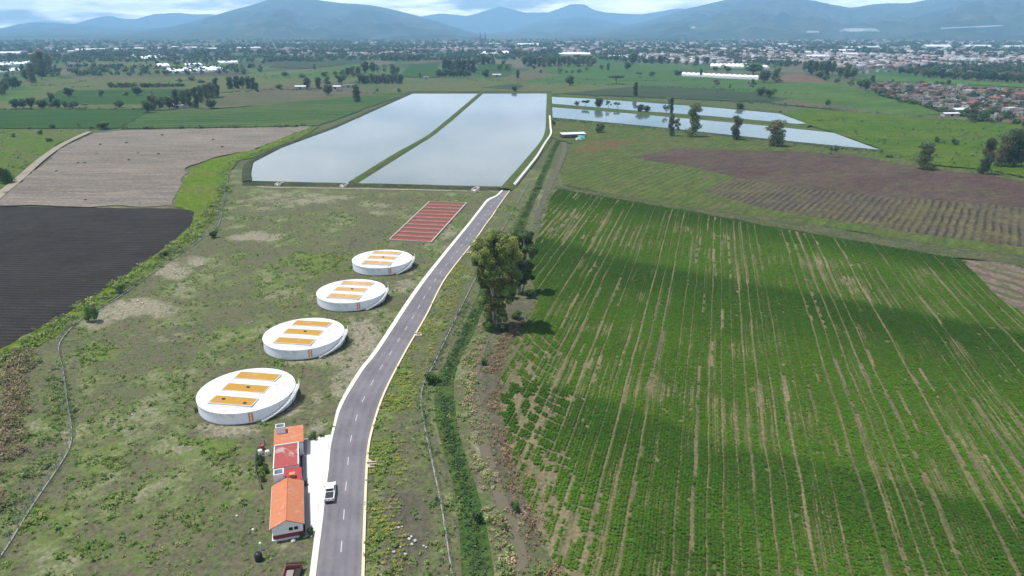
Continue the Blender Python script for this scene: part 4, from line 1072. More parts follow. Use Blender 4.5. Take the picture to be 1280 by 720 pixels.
# ------------------------------------------------------------------ red drying bed
red_m = plain('red_bed_floor', (0.215, 0.068, 0.05), 0.9, 0.2, 0.5, 0.1, stain=((0.25, 0.12, 0.09, 1), 0.4, 0.52))
red_d = plain('dark_red_bed_floor', (0.15, 0.05, 0.038), 0.85, 0.18, 0.5, 0.2)
bedwall = plain('bed_wall_concrete', (0.42, 0.37, 0.32), .9, .15, .5, .1)
c0, c1, c2_, c3_ = [P(x, y) for x, y in ((486.7, 300.5), (539, 303.5), (583, 254.5), (536.7, 253))]
e = empty('drying_bed', c0); tag(e, 'long red drying bed divided by white kerbs between the farthest tank and the lagoons', 'drying bed')
bil = lambda s, t: (c0.lerp(c1, s)).lerp(c3_.lerp(c2_, s), t) - c0
NB = 11
for k in range(NB):
    t0, t1 = (k + 0.03) / NB, (k + 0.97) / NB; tm = t0 * 0.45 + t1 * 0.55
    for q0, q1, mm, nm in ((t0, tm, red_m, 'bed_panel'), (tm, t1, red_d, 'bed_panel')):
        cs = [bil(0.015, q0), bil(0.985, q0), bil(0.985, q1), bil(0.015, q1)]
        MB().hexa([(p.x, p.y, -0.3) for p in cs], [(p.x, p.y, 0.22) for p in cs]).build(nm, mm, e)
for k in range(NB + 1):
    t = k / NB; cs = [bil(0.012, t - 0.0018), bil(0.988, t - 0.0018), bil(0.988, t + 0.0018), bil(0.012, t + 0.0018)]
    MB().hexa([(p.x, p.y, -0.3) for p in cs], [(p.x, p.y, 0.5) for p in cs]).build('divider_wall', bedwall, e)
for s0, s1 in ((-0.012, 0.011), (0.989, 1.012)):
    cs = [bil(s0, -0.004), bil(s1, -0.004), bil(s1, 1.004), bil(s0, 1.004)]
    MB().hexa([(p.x, p.y, -0.3) for p in cs], [(p.x, p.y, 0.55) for p in cs]).build('border_wall', bedwall, e)

# ------------------------------------------------------------------ the operators' buildings
AZ = math.atan2(0.28, 0.96)                     # local +y runs away from the camera, +x to the road
white_w = plain('white_render', (0.60, 0.60, 0.61), 0.85, 0.05, 0.8, 0.2, stain=((0.6, 0.57, 0.54, 1), 0.9, 0.62))
maroon = plain('maroon_plinth', (0.19, 0.028, 0.045), 0.75, 0.1)
redroof = plain('red_waterproofing', (0.29, 0.06, 0.055), 0.75, 0.12, 0.6, 0.25, stain=((0.36, 0.29, 0.28, 1), 0.3, 0.54))
redlow = plain('red_low_roof', (0.32, 0.04, 0.045), 0.75, 0.12, 0.6, 0.25)
m, nt, b = new_mat('orange_tiles', 0.8, 0.2)
v = coords(nt); sx = N(nt, 'ShaderNodeSeparateXYZ'); nt.links.new(v, sx.inputs[0])
rl = math_(nt, 'ADD', math_(nt, 'MULTIPLY', math_(nt, 'SINE', math_(nt, 'MULTIPLY', sx.outputs[1], 2 * math.pi / 0.42)), 0.5), 0.5)
f = tex_noise(nt, v, 0.9, 4, 0.7)
col = mix(nt, f, (0.42, 0.14, 0.064, 1), (0.50, 0.21, 0.11, 1)); col = mix(nt, math_(nt, 'MULTIPLY', rl, 0.35), col, (0.26, 0.08, 0.04, 1))
col = mix(nt, ramp(nt, tex_noise(nt, v, .55, 5, .75, .5), .5, .72), col, (0.46, 0.27, 0.18, 1)); col = mix(nt, ramp(nt, tex_noise(nt, v, 1.7, 5, .75), .6, .75), col, (0.22, 0.10, 0.065, 1))
nt.links.new(col, b.inputs['Base Color']); bump(nt, b, rl, 0.6, 0.06); TILES = m
glass_m, nt, b = new_mat('dark_glass', 0.06, 0.5); b.inputs['Base Color'].default_value = (0.012, 0.016, 0.02, 1)
frame_m = plain('window_frame', (0.09, 0.09, 0.09), 0.5)
door_m = plain('brown_door', (0.16, 0.05, 0.04), 0.6)


def window(root, x0, z0, x1, z1, y, face, n=2):
    """a window on wall plane y (face 'front') or x (face 'side')"""
    def bx(mb, a0, za, a1, zb, d0, d1):
        if face == 'front': mb.box(a0, y + d0, za, a1, y + d1, zb)
        else: mb.box(y - d1, a0, za, y - d0, a1, zb)
    w_ = MB()
    for a, b2, c_, d_ in ((x0, z0, x1, z0 + .07), (x0, z1 - .07, x1, z1), (x0, z0 + .07, x0 + .07, z1 - .07), (x1 - .07, z0 + .07, x1, z1 - .07)): bx(w_, a, b2, c_, d_, -0.06, 0.03)
    for k in range(1, n): xm = x0 + (x1 - x0) * k / n; bx(w_, xm - .09, z0 + .07, xm + .09, z1 - .07, -0.06, 0.03)
    o = w_.build('window', frame_m if face == 'side' else steel_m, root)
    g_ = MB(); bx(g_, x0 + .07, z0 + .07, x1 - .07, z1 - .07, -0.02, 0.02); g_.build('pane', glass_m, o)


def local(px, py, z): return P(px, py, z)


OA = Vector((-37.55, 93.55, 0))
# the gabled building
e = empty('gabled_house', OA, AZ); tag(e, 'white gabled building with orange tiled roof and maroon plinth facing the camera', 'building', 'operators\' buildings by the road')
Wd, Ln, EV, RG = 2.42, 11.6, 2.65, 3.75
wl = MB()
wl.add([(-Wd, 0, .92), (Wd, 0, .92), (Wd, 0, EV), (0, 0, RG), (-Wd, 0, EV), (-Wd, Ln, .92), (Wd, Ln, .92), (Wd, Ln, EV), (0, Ln, RG), (-Wd, Ln, EV)], [(0, 1, 2, 3, 4), (9, 8, 7, 6, 5), (1, 6, 7, 2), (5, 0, 4, 9), (0, 5, 6, 1), (2, 7, 8, 3), (3, 8, 9, 4)])
wl.build('wall', white_w, e)
MB().box(-Wd - .04, -.04, .16, Wd + .04, Ln + .0, .92).build('plinth', maroon, e)
MB().box(-Wd - .25, -.25, -.3, Wd + .25, Ln - .02, .16).build('footing', white_w, e)
OV = 0.32; sl = (RG - EV) / Wd
for sgn in (-1, 1):
    x1 = sgn * (Wd + OV); z1 = EV - sl * OV
    lo_ = [(0, -OV - .1, RG + .02), (x1, -OV - .1, z1 + .02), (x1, Ln + .1, z1 + .02), (0, Ln + .1, RG + .02)]
    if sgn < 0: lo_ = lo_[::-1]
    MB().hexa(lo_, [(a, b2, c_ + .14) for a, b2, c_ in lo_]).build('roof', TILES, e)
rc = MB(); rc.tube([(0, -OV - .1, RG + .13), (0, Ln + .1, RG + .13)], .11, 8); rc.build('ridge_cap', plain('ridge_tile', (0.5, 0.15, 0.07), 0.8), e)
ft = MB()
for sgn in (-1, 1): ft.tube([(sgn * (Wd + OV), -OV, EV - sl * OV + .0), (sgn * (Wd + OV), Ln, EV - sl * OV + .0)], .07, 8)
ft.build('gutter', steel_m, e)
window(e, 0.15, 1.35, 1.75, 2.15, 0, 'front')
for y0 in (2.0, 8.6): window(e, y0, 1.2, y0 + 1.3, 2.2, -Wd, 'side2') if False else None


def side_window(root, xw, y0, y1, z0, z1):
    w_ = MB()
    for a, b2, c_, d_ in ((y0, z0, y1, z0 + .07), (y0, z1 - .07, y1, z1), (y0, z0 + .07, y0 + .07, z1 - .07), (y1 - .07, z0 + .07, y1, z1 - .07)): w_.box(xw - .03, a, b2, xw + .06, c_, d_)
    o = w_.build('window', frame_m, root); MB().box(xw - .02, y0 + .07, z0 + .07, xw + .03, y1 - .07, z1 - .07).build('pane', glass_m, o)


def side_door(root, xw, y0, y1, z1, z0=0.18):
    d_ = MB().box(xw - .03, y0, z0, xw + .06, y1, z1).build('door', door_m, root)
    MB().box(xw + .061, y0 + .08, 1.1, xw + .12, y0 + .16, 1.2).build('handle', steel_m, d_)


side_window(e, Wd, 1.5, 3.0, 1.2, 2.2); side_window(e, Wd, 9.0, 10.5, 1.2, 2.2); side_door(e, Wd + .04, 5.2, 6.3, 2.3)
# low red roofed link with the white water tower box
e = empty('low_link_building', OA + Vector((-math.sin(AZ) * 11.75, math.cos(AZ) * 11.75, 0)), AZ)
tag(e, 'low white link building with a red flat roof carrying a white tank box', 'building', 'operators\' buildings by the road')
MB().box(-2.3, .02, -.3, 2.3, 4.6, 2.45).build('wall', white_w, e)
MB().box(-2.42, .03, 2.452, 2.42, 4.58, 2.62).build('roof', redlow, e)
side_door(e, 2.3, 1.4, 2.5, 2.2)
tb = MB()
for a, b2, c_, d_ in ((-2.35, .5, -.55, .68), (-2.35, 2.12, -.55, 2.3), (-2.35, .682, -2.17, 2.118), (-.73, .682, -.55, 2.118)): tb.box(a, b2, 2.625, c_, d_, 4.5)
o = tb.build('tank_enclosure', white_w, e); MB().box(-2.165, .684, 2.63, -.735, 2.116, 3.5).build('floor', plain('grey_slab', (0.4, 0.4, 0.4), .9), o)
ch_ = MB(); ch_.box(.35, 1.3, 2.625, 1.25, 2.1, 3.35); ch_.box(.28, 1.23, 3.352, 1.32, 2.17, 3.45); ch_.build('chimney', plain('ochre_brick', (0.42, 0.22, 0.09), .85), e)
# flat red roof block
e = empty('flat_roofed_building', OA + Vector((-math.sin(AZ) * 16.4 - .25, math.cos(AZ) * 16.4, 0)), AZ)
tag(e, 'white flat roofed building with a peeling red roof and white parapet', 'building', 'operators\' buildings by the road')
MB().box(-2.45, 0, -.3, 2.2, 7.75, 2.95).build('wall', white_w, e)
MB().box(-2.28, .02, 2.952, 2.03, 7.58, 3.06).build('roof', redroof, e)
pr = MB(); pr.box(2.032, 0, 2.952, 2.21, 7.76, 3.32); pr.box(-2.46, 7.582, 2.952, 2.03, 7.76, 3.32); pr.box(-2.46, -.01, 2.952, -2.282, 7.58, 3.14); pr.build('parapet', white_w, e)
MB().box(2.202, .3, .0, 2.24, 7.5, .9).build('plinth', maroon, e)
side_window(e, 2.24, 1.0, 2.6, 1.2, 2.2); side_door(e, 2.24, 3.6, 4.7, 2.3); side_window(e, 2.24, 5.6, 7.0, 1.2, 2.2)
# pent orange roof block at the back
e = empty('pent_roofed_building', OA + Vector((-math.sin(AZ) * 24.3 - .1, math.cos(AZ) * 24.3, 0)), AZ)
tag(e, 'white building under a single orange slope with a white chimney box, nearest the round tank', 'building', 'operators\' buildings by the road')
wl = MB(); wl.hexa([(-2.5, 0, -.3), (2.75, 0, -.3), (2.75, 5.6, -.3), (-2.5, 5.6, -.3)], [(-2.5, 0, 2.9), (2.75, 0, 2.9), (2.75, 5.6, 3.2), (-2.5, 5.6, 3.2)]); wl.build('wall', white_w, e)
MB().hexa([(-2.7, .02, 2.92), (3.0, .02, 2.92), (3.0, 6.0, 3.25), (-2.7, 6.0, 3.25)], [(-2.7, .02, 3.08), (3.0, .02, 3.08), (3.0, 6.0, 3.41), (-2.7, 6.0, 3.41)]).build('roof', TILES, e)
tb = MB()
for a, b2, c_, d_ in ((-2.3, 3.9, -.5, 4.05), (-2.3, 5.25, -.5, 5.4), (-2.3, 4.052, -2.15, 5.248), (-.65, 4.052, -.5, 5.248)): tb.box(a, b2, 3.1, c_, d_, 4.75)
o = tb.build('chimney', white_w, e); MB().box(-2.148, 4.054, 3.1, -.652, 5.246, 4.0).build('floor', plain('dark_slab', (0.2, 0.2, 0.2), .9), o)
MB().box(2.752, .3, .0, 2.79, 5.3, .9).build('plinth', maroon, e)
side_door(e, 2.79, 2.0, 3.1, 2.3); side_window(e, 2.79, 3.9, 5.0, 1.2, 2.2)

# ------------------------------------------------------------------ pickup
i = min(range(len(RLw)), key=lambda k: (RLw[k] - P(409, 617)).length)
hd = (RLw[i + 3] - RLw[i - 3]).normalized()
pc = P(413.2, 618.5)
e = empty('pickup_truck', (pc.x, pc.y, 0.08), math.atan2(-hd.x, hd.y))
tag(e, 'white pickup truck with an empty dark bed parked at the kerb by the forecourt', 'pickup')
car_w, nt, b = new_mat('white_car_paint', 0.25, 0.5); b.inputs['Base Color'].default_value = (0.8, 0.8, 0.8, 1); b.inputs['Coat Weight'].default_value = 0.4
rub = plain('tyre_rubber', (0.02, 0.02, 0.02), 0.9); rim_m = plain('alloy_rim', (0.45, 0.45, 0.46), 0.35, 0.05, 3, 0.5, 0.7); blk = plain('black_plastic', (0.025, 0.025, 0.027), 0.7)
redl, nt, b = new_mat('tail_lens', 0.2, 0.5); b.inputs['Base Color'].default_value = (0.35, 0.01, 0.01, 1)
clr, nt, b = new_mat('head_lens', 0.1, 0.5); b.inputs['Base Color'].default_value = (0.7, 0.72, 0.75, 1)
W2 = 0.91; L2 = 2.65


def prof(mb, pts, x0, x1, taper=0.0, mi=0):
    n_ = len(pts); zmin = min(p[1] for p in pts); zmax = max(p[1] for p in pts)
    sh = lambda z: taper * (z - zmin) / max(1e-6, zmax - zmin)
    a = [(x0 + sh(z), y, z) for y, z in pts]; c_ = [(x1 - sh(z), y, z) for y, z in pts]
    mb.add(a + c_, [tuple(range(n_)), tuple(range(2 * n_ - 1, n_ - 1, -1))] + [(k, n_ + k, n_ + (k + 1) % n_, (k + 1) % n_) for k in range(n_)], mi)


bd = MB()
prof(bd, [(-2.6, .5), (-2.62, .98), (.15, 1.02), (1.35, 1.05), (2.35, .94), (2.6, .78), (2.62, .45), (2.2, .36), (-2.3, .38)], -W2, W2, .05)
bd.build('body', car_w, e, bevel=.03)
bw = MB(); bw.box(-W2 + .05, -2.6, 1.0, -W2 + .17, -.52, 1.1); bw.box(W2 - .17, -2.6, 1.0, W2 - .05, -.52, 1.1); bw.box(-W2 + .17, -.66, 1.0, W2 - .17, -.56, 1.1); bw.build('bed_rail', car_w, e)
MB().box(-W2 + .17, -2.52, .9, W2 - .17, -.66, 1.035).build('bed_liner', blk, e)
tg = MB(); tg.box(-W2 + .06, -2.66, .55, W2 - .06, -2.54, 1.1); tgo = tg.build('tailgate', car_w, e, bevel=.02)
MB().box(-.12, -2.68, .9, .12, -2.661, .96).build('handle', blk, tgo)
cb = MB(); prof(cb, [(-.58, 1.0), (-.42, 1.66), (-.1, 1.72), (.55, 1.70), (1.28, 1.04)], -W2 + .06, W2 - .06, .13); cb.build('cab', car_w, e, bevel=.03)
rw = MB(); rw.hexa([(-.62, -.575, 1.16), (.62, -.575, 1.16), (.62, -.46, 1.6), (-.62, -.46, 1.6)], [(-.62, -.50, 1.16), (.62, -.50, 1.16), (.62, -.40, 1.6), (-.62, -.40, 1.6)]); rw.build('rear_window', glass_m, e)
ws = MB(); ws.hexa([(-.68, .64, 1.655), (.68, .64, 1.655), (.74, 1.22, 1.13), (-.74, 1.22, 1.13)], [(-.68, .60, 1.60), (.68, .60, 1.60), (.74, 1.15, 1.1), (-.74, 1.15, 1.1)]); ws.build('windscreen', glass_m, e)
for sgn in (-1, 1):
    for y0, y1 in ((-.36, .2), (.27, .9)):
        xt, xb = sgn * (W2 - .165), sgn * (W2 - .075)
        yt1 = min(y1, .58)
        sw = MB(); a = [(xb, y0, 1.13), (xb, y1, 1.13), (xt, yt1, 1.58), (xt, y0 + .03, 1.58)]; sw.hexa(a, [(p[0] + sgn * .02, p[1], p[2]) for p in a]); sw.build('side_window', glass_m, e)
    MB().box(sgn * W2 - (.0 if sgn > 0 else .18), .95, 1.08, sgn * W2 + (.18 if sgn > 0 else 0), 1.07, 1.24).build('mirror', blk, e)
    MB().box(sgn * .72 - .1, -2.69, .72, sgn * .72 + .1, -2.6, 1.0).build('tail_light', redl, e)
    MB().box(sgn * .68 - .16, 2.5, .72, sgn * .68 + .16, 2.63, .88).build('headlight', clr, e)
    for y_ in (-1.62, 1.68):
        wh = MB(); wh.tube([(sgn * W2 - sgn * .2, y_, .36), (sgn * W2 + sgn * .03, y_, .36)], .37, 20); wo = wh.build('wheel', rub, e)
        r_ = MB(); r_.tube([(sgn * W2 + sgn * .031, y_, .36), (sgn * W2 + sgn * .05, y_, .36)], .23, 16); r_.build('rim', rim_m, wo)
MB().box(-W2 + .02, -2.78, .42, W2 - .02, -2.66, .58).build('rear_bumper', blk, e); MB().box(-W2 + .02, 2.6, .38, W2 - .02, 2.74, .6).build('front_bumper', blk, e)

# ------------------------------------------------------------------ small things round the buildings
blackp = plain('black_polythene', (0.018, 0.018, 0.02), 0.45, 0.1, 2, 0.4)
e = empty('water_barrel', P(323.5, 699.5)); tag(e, 'black plastic water barrel standing in the weeds below the gabled building', 'water barrel')
b_ = MB(); pts = [(0, 0, -.2), (0, 0, .1), (0, 0, .5), (0, 0, 1.1), (0, 0, 1.3), (0, 0, 1.45)]; b_.tube(pts, [.58, .6, .62, .6, .5, .3], 20); b_.build('body', blackp, e, True)
b_ = MB(); b_.tube([(0, 0, 1.45), (0, 0, 1.55)], .26, 16); b_.build('lid', blackp, e)
for x, y, h, lab in ((326, 686.5, 1.1, 'short white post beside the black water barrel'), (317, 668, .9, 'short white post in the weeds left of the gabled building')):
    b_ = MB(); b_.tube([(0, 0, -.3), (0, 0, h)], .09, 8); b_.box(-.16, -.16, h, .16, .16, h + .22); o = b_.build('marker_post', steel_m); o.location = P(x, y); tag(o, lab, 'post', 'white marker posts')
e = empty('brick_enclosure', P(359, 719), R(6)); tag(e, 'small broken red brick enclosure with a dark roof beam near the bottom edge', 'enclosure')
brick = plain('red_brick', (0.2, 0.075, 0.06), 0.9, 0.2, 3, 0.1, stain=((0.4, 0.3, 0.26, 1), 2, 0.6))
MB().box(-.5, -1.5, -.3, -.28, 1.2, 1.0).build('side_wall', brick, e); MB().box(-.278, .95, -.3, 2.2, 1.15, 1.1).build('back_wall', brick, e)
MB().box(-.2, -1.2, -.3, 1.0, .6, .45).build('slab', plain('pinkish_slab', (0.26, 0.21, 0.2), .9, .2), e); b_ = MB(); b_.box(-.3, 1.1, 1.102, 2.3, 1.4, 1.25); b_.box(2.0, -1.3, -.3, 2.2, .9, .9); b_.box(1.2, -1.4, -.3, 1.98, .8, .5); b_.build('dark_frame', plain('burnt_timber', (0.03, 0.024, 0.02), .9), e)


def stone(px, py, s, mat, label, group, name='stone', seed=0):
    bm = bmesh.new(); bmesh.ops.create_icosphere(bm, subdivisions=2, radius=s)
    rr = random.Random(seed)
    ax = [Vector((rr.gauss(0, 1), rr.gauss(0, 1), rr.gauss(0, 1))).normalized() for _ in range(9)]
    for v_ in bm.verts:
        for a in ax:
            d = v_.co.dot(a)
            if d > s * .72: v_.co -= a * (d - s * .72)
        v_.co.z *= .7
    me = bpy.data.meshes.new(name); bm.to_mesh(me); bm.free(); me.materials.append(mat)
    o = link(name, me); p = P(px, py); o.location = (p.x, p.y, s * .25 - .05); o.rotation_euler = (0, 0, rr.random() * 6); tag(o, label, 'stone', group)


whitestone = plain('white_stone', (0.42, 0.40, 0.37), .9, .15, 2)
for k, (x, y) in enumerate(((150, 572), (178, 602), (190, 615), (215, 630), (125, 648), (145, 633), (130, 630), (160, 655), (222, 634), (180, 625), (108, 640), (140, 575), (172, 609), (118, 580))):
    stone(440 + x * .4167, 420 + y * .4167, .2 + .14 * ((k * 7) % 5) / 4, whitestone, 'white stone lying on the dark gravel between the road and the ditch', 'white stones on the dark gravel', seed=k)
stone(366.5, 676, .45, whitestone, 'single white boulder in front of the gabled building', None, 'boulder', 77)
for k, (x, y) in enumerate(((172, 376), (178, 379), (253, 331), (165, 518), (296, 645), (315, 402), (311, 404))):
    stone(x, y, .45 if k < 3 else .28, whitestone, 'white lump of rubble lying on the rough land left of the tanks', 'white rubble lumps on the rough land', 'rubble_lump', 40 + k)
# west side yard of the buildings
for k, (x, y, c_, lab) in enumerate(((325.5, 567, (.7, .7, .7), 'white drum in the planted yard behind the flat red roof'), (334.5, 568, (.66, .66, .68), 'white drum against the wall of the flat red roofed building'), (328, 561, (.32, .07, .05), 'red drum in the planted yard behind the flat red roof'), (382, 607, (.03, .03, .03), 'black drum on the paving by the low link building'))):
    e = empty('drum', P(x, y)); tag(e, lab, 'drum'); mm = plain('drum_paint', c_, .5)
    b_ = MB(); b_.tube([(0, 0, -.2), (0, 0, .85)], .42, 16); b_.build('body', mm, e); b_ = MB(); b_.tube([(0, 0, .851), (0, 0, .92)], .3, 14); b_.build('lid', mm, e)
L = resample(catmull([P(x, y) for x, y in ((331, 555), (322, 564), (319.5, 580), (321, 596), (327, 611))], 1), 14)
e = empty('low_fence', L[0]); tag(e, 'low grey fence curving round the planted yard behind the flat red roof', 'fence')
for p in L: MB().box(p.x - L[0].x - .06, p.y - L[0].y - .06, -.3, p.x - L[0].x + .06, p.y - L[0].y + .06, 1.0).build('post', plinth_m, e)
b_ = MB()
for z in (.3, .6, .92): b_.tube([(p.x - L[0].x, p.y - L[0].y, z) for p in L], .05, 5)
b_.build('rail', plinth_m, e)

# ------------------------------------------------------------------ trees
LEAF = leaf_mat('tree_leaf', 1.35)
BARK = plain('bark', (0.16, 0.13, 0.10), .9, .2, 3); PALEBARK = plain('pale_bark', (0.36, 0.31, 0.26), .85, .2, 3)
PROTO = {}


def proto(kind, big, var):
    k = (kind, big, var)
    if k not in PROTO:
        n = {0: 260, 1: 1200, 2: 3600}[big]; s = {0: .085, 1: .05, 2: .03}[big]
        if kind == 'sparse': n = int(n * .45); s *= .8
        if kind in ('tall', 'column'): s *= .95
        PROTO[k] = crown_mesh(kind, hash((kind, big)) % 1000 * 0 + len(PROTO) * 13 + 5, n, s, LEAF)
    return PROTO[k]


TRUNKS = {}
tree_no = [0]


def tree(x, y, ytop, wpx, kind, label, group=None, name='tree', cat='tree', tintk=None):
    tree_no[0] += 1; i = tree_no[0]
    b_ = P(x, y); h = tall(y, ytop); wm = wpx * m_per_px(y); hp = y - ytop
    if kind in ('tall', 'round'): wm *= 1.3 if hp < 19 else 1.2
    big = 2 if hp > 22 else (1 if hp > 9 else 0)
    me = proto(kind, big, i % (3 if big else 4))
    rot = (i * 2.399) % 6.283
    if kind == 'bush':
        o = link(name, me); o.location = (b_.x, b_.y, -.3); o.scale = (wm, wm, h / .95); o.rotation_euler = (0, 0, rot)
        return tag(o, label, cat, group)
    e = empty(name, (b_.x, b_.y, -.3), rot); tag(e, label, cat, group)
    c_ = link('crown', me, e); c_.scale = (wm, wm, h + .3)
    tk = (kind, i % 3)
    if tk not in TRUNKS:
        o = trunk_mb(1, .8, kind, i).build('trunk', PALEBARK if kind in ('tall', 'sparse') else BARK, e, True); TRUNKS[tk] = o.data
    else:
        o = link('trunk', TRUNKS[tk], e)
    s = h + .3; o.scale = (max(wm, s * .35), max(wm, s * .35), s)
    return e


# the two tall eucalyptus by the road, built larger
def big_tree(x, y, ytop, wpx, n, size, label, seed, lob):
    rng = np.random.default_rng(seed); b_ = P(x, y); h = tall(y, ytop); wm = wpx * m_per_px(y)
    e = empty('eucalyptus_tree', (b_.x, b_.y, -.15)); tag(e, label, 'tree')
    cen = np.array([(a * wm, b2 * wm, c_ * h) for a, b2, c_, _ in lob]); rad = np.array([(r_ * wm * 1.25, r_ * wm * 1.25, r_ * wm * 1.15) for *_, r_ in lob])
    # break every lobe into sprays
    C2, R2 = [], []
    for c_, r_ in zip(cen, rad):
        for k in range(14):
            d = rng.normal(size=3); d /= np.linalg.norm(d); C2.append(c_ + d * r_ * (.35 + .6 * rng.random())); q_ = .30 + .22 * rng.random(); R2.append(r_ * q_)
    C2 = np.array(C2); R2 = np.array(R2)
    t = np.array([[0.125, 0.165, 0.062]]) * (.6 + .75 * rng.random((len(C2), 1))) * (1 + .07 * rng.normal(size=(len(C2), 3)))
    v, tc_ = leaf_quads(C2, R2, n // len(C2), size, rng, t, .6)
    link('crown', np_mesh('crown', v, quads_of(len(v)), [LEAF], tc_), e)
    mb = MB(); rr = random.Random(seed)
    for s in range(3):
        a = rr.random() * 6.28; base = Vector((.5 * math.cos(a), .5 * math.sin(a), -.3)); tgt = Vector(cen[s * len(cen) // 3]); top = Vector((tgt.x * .6, tgt.y * .6, h * (.7 + .1 * s)))
        pts = [base, base.lerp(top, .3) + Vector((rr.gauss(0, .4), rr.gauss(0, .4), 0)), base.lerp(top, .65) + Vector((rr.gauss(0, .4), rr.gauss(0, .4), 0)), top]
        mb.tube(pts, [.34, .25, .16, .06], 8)
        for c_ in cen:
            if rr.random() < .5:
                p = pts[1 + rr.randrange(2)]
                if c_[2] > p.z: mb.tube([p, p.lerp(Vector(c_), .55) + Vector((0, 0, .5)), Vector(c_)], [.11, .07, .02], 5)
    mb.build('trunk', PALEBARK, e, True)


big_tree(620, 409, 281, 56, 120000, .18, 'tall eucalyptus with pale stems, tallest and nearest tree beside the ditch', 5,
         [(-.28, .1, .80, .20), (.02, .05, .88, .20), (.25, -.1, .84, .2), (.36, .2, .70, .18), (-.1, -.15, .74, .24), (.12, .2, .66, .22), (-.36, -.05, .68, .16), (-.02, -.2, .55, .22), (.16, -.1, .42, .18), (-.14, .15, .40, .18), (.02, 0, .28, .17), (.3, -.1, .55, .18), (-.25, 0, .54, .18), (.3, .1, .40, .15), (-.2, -.1, .26, .16), (.22, .1, .28, .17), (-.05, .1, .16, .13), (.14, -.12, .14, .12), (-.16, .05, .1, .11), (0, .1, .76, .26)])
big_tree(651, 366, 289, 33, 50000, .18, 'smaller eucalyptus just behind the tallest tree beside the ditch', 9,
         [(-.2, .1, .85, .28), (.15, .1, .88, .26), (.3, -.1, .72, .26), (-.1, 0, .62, .30), (.1, .1, .45, .28), (.2, 0, .3, .24), (-.25, 0, .42, .22), (0, 0, .18, .2)])

T = tree
for x, y, yt, w_, lab in ((611, 413, 398, 18, 'dark bush at the left foot of the tallest eucalyptus'), (631, 414, 402, 17, 'dark bush at the right foot of the tallest eucalyptus'), (645, 398, 384, 18, 'dark bush between the two eucalyptus trees'), (662, 372, 358, 16, 'dark bush at the right foot of the smaller eucalyptus'), (640, 372, 357, 16, 'dark bush at the left foot of the smaller eucalyptus')):
    T(x, y, yt, w_, 'bush', lab, None, 'bush', 'bush')
# near shrubs
for x, y, yt, w_, lab in (
    (115, 402, 379, 20, 'dark green round bush beside the fence below the black ploughed field'),
    (267, 297, 286, 12, 'small dark bush by the fence at the corner of the black ploughed field'),
    (205, 321, 310, 14, 'bush on the bank of the black ploughed field, midway along it'),
    (150, 366, 354, 14, 'bush on the lower bank of the black ploughed field'),
    (392, 549, 538, 13, 'dark leafy bush at the top end of the forecourt'), (403, 546, 540, 9, 'low spreading bush on the top edge of the forecourt'),
    (389, 668, 656, 12, 'round bush by the pavement in front of the gabled building'), (378.5, 671, 662, 10, 'smaller bush against the plinth of the gabled building'),
    (326, 582, 566, 13, 'leafy bush in the planted yard behind the flat red roof'), (333, 590, 578, 10, 'bush against the rear wall of the low link building'), (329, 600, 590, 9, 'lowest bush of the planted yard behind the flat red roof'),
    (442, 334, 328, 11, 'low green bush at the foot of the farthest round tank'), (331, 432, 424, 8, 'dark tuft against the left side of the second round tank'),
    (246, 514, 505, 8, 'dark weedy bush against the left side of the nearest round tank'),
    (540, 478, 462, 22, 'dark green bush overhanging the top of the ditch near the fence bend'), (605, 455, 445, 12, 'dark bush on the right bank of the ditch'),
    (644, 638, 622, 13, 'bright green bush on the dirt track beside the maize'), (598, 652, 634, 15, 'leafy bush at the right edge of the ditch'), (630, 662, 650, 11, 'small bush between the ditch and the dirt track'),
    (8, 229, 205, 22, 'big dark round bush beside the pale track at the left edge'), (130, 161, 150, 18, 'dark round bush at the far left corner of the bare field'),
    (62, 177, 171, 10, 'round bush in the left pasture beside the track'), (50, 168, 161, 9, 'small bush in the middle of the left pasture'), (37, 161.5, 156, 6, 'small bush at the far edge of the left pasture'),
    (114, 161.5, 157, 7, 'low bush left of the dark bush at the bare field corner'), (17, 171.5, 165, 6, 'thin bush in the left pasture near the left edge'),
    (749, 166, 151, 14, 'round dark bush near the white roofed shelter'), (672, 235, 229, 12, 'dark bush beside the dirt track at the corner of the maize field'), (838, 131, 121, 9, 'dark bush on the far bank of the narrow ponds'),
    (1193, 181, 171, 11, 'dark bush in the wet meadow left of the right edge trees'), (1172, 178, 170, 9, 'smaller bush in the wet meadow behind the leaning tree'), (1112, 197, 190, 11, 'bush at the tip of the nearer narrow pond')):
    T(x, y, yt, w_, 'bush', lab, None, 'bush', 'bush')
for k, (x, y) in enumerate(((202.5, 169.3), (158, 179), (198, 192.8), (172, 191.8), (98, 204), (106, 204), (107, 250.5), (175.5, 253.5), (70, 214.5), (161, 200.5), (125, 181), (120, 192.6), (267, 175), (278, 184))):
    T(x, y, y - 2.6, 5, 'bush', 'dark weed clump standing alone on the bare pinkish field', 'dark weed clumps on the bare field', 'weed_clump', 'weed')

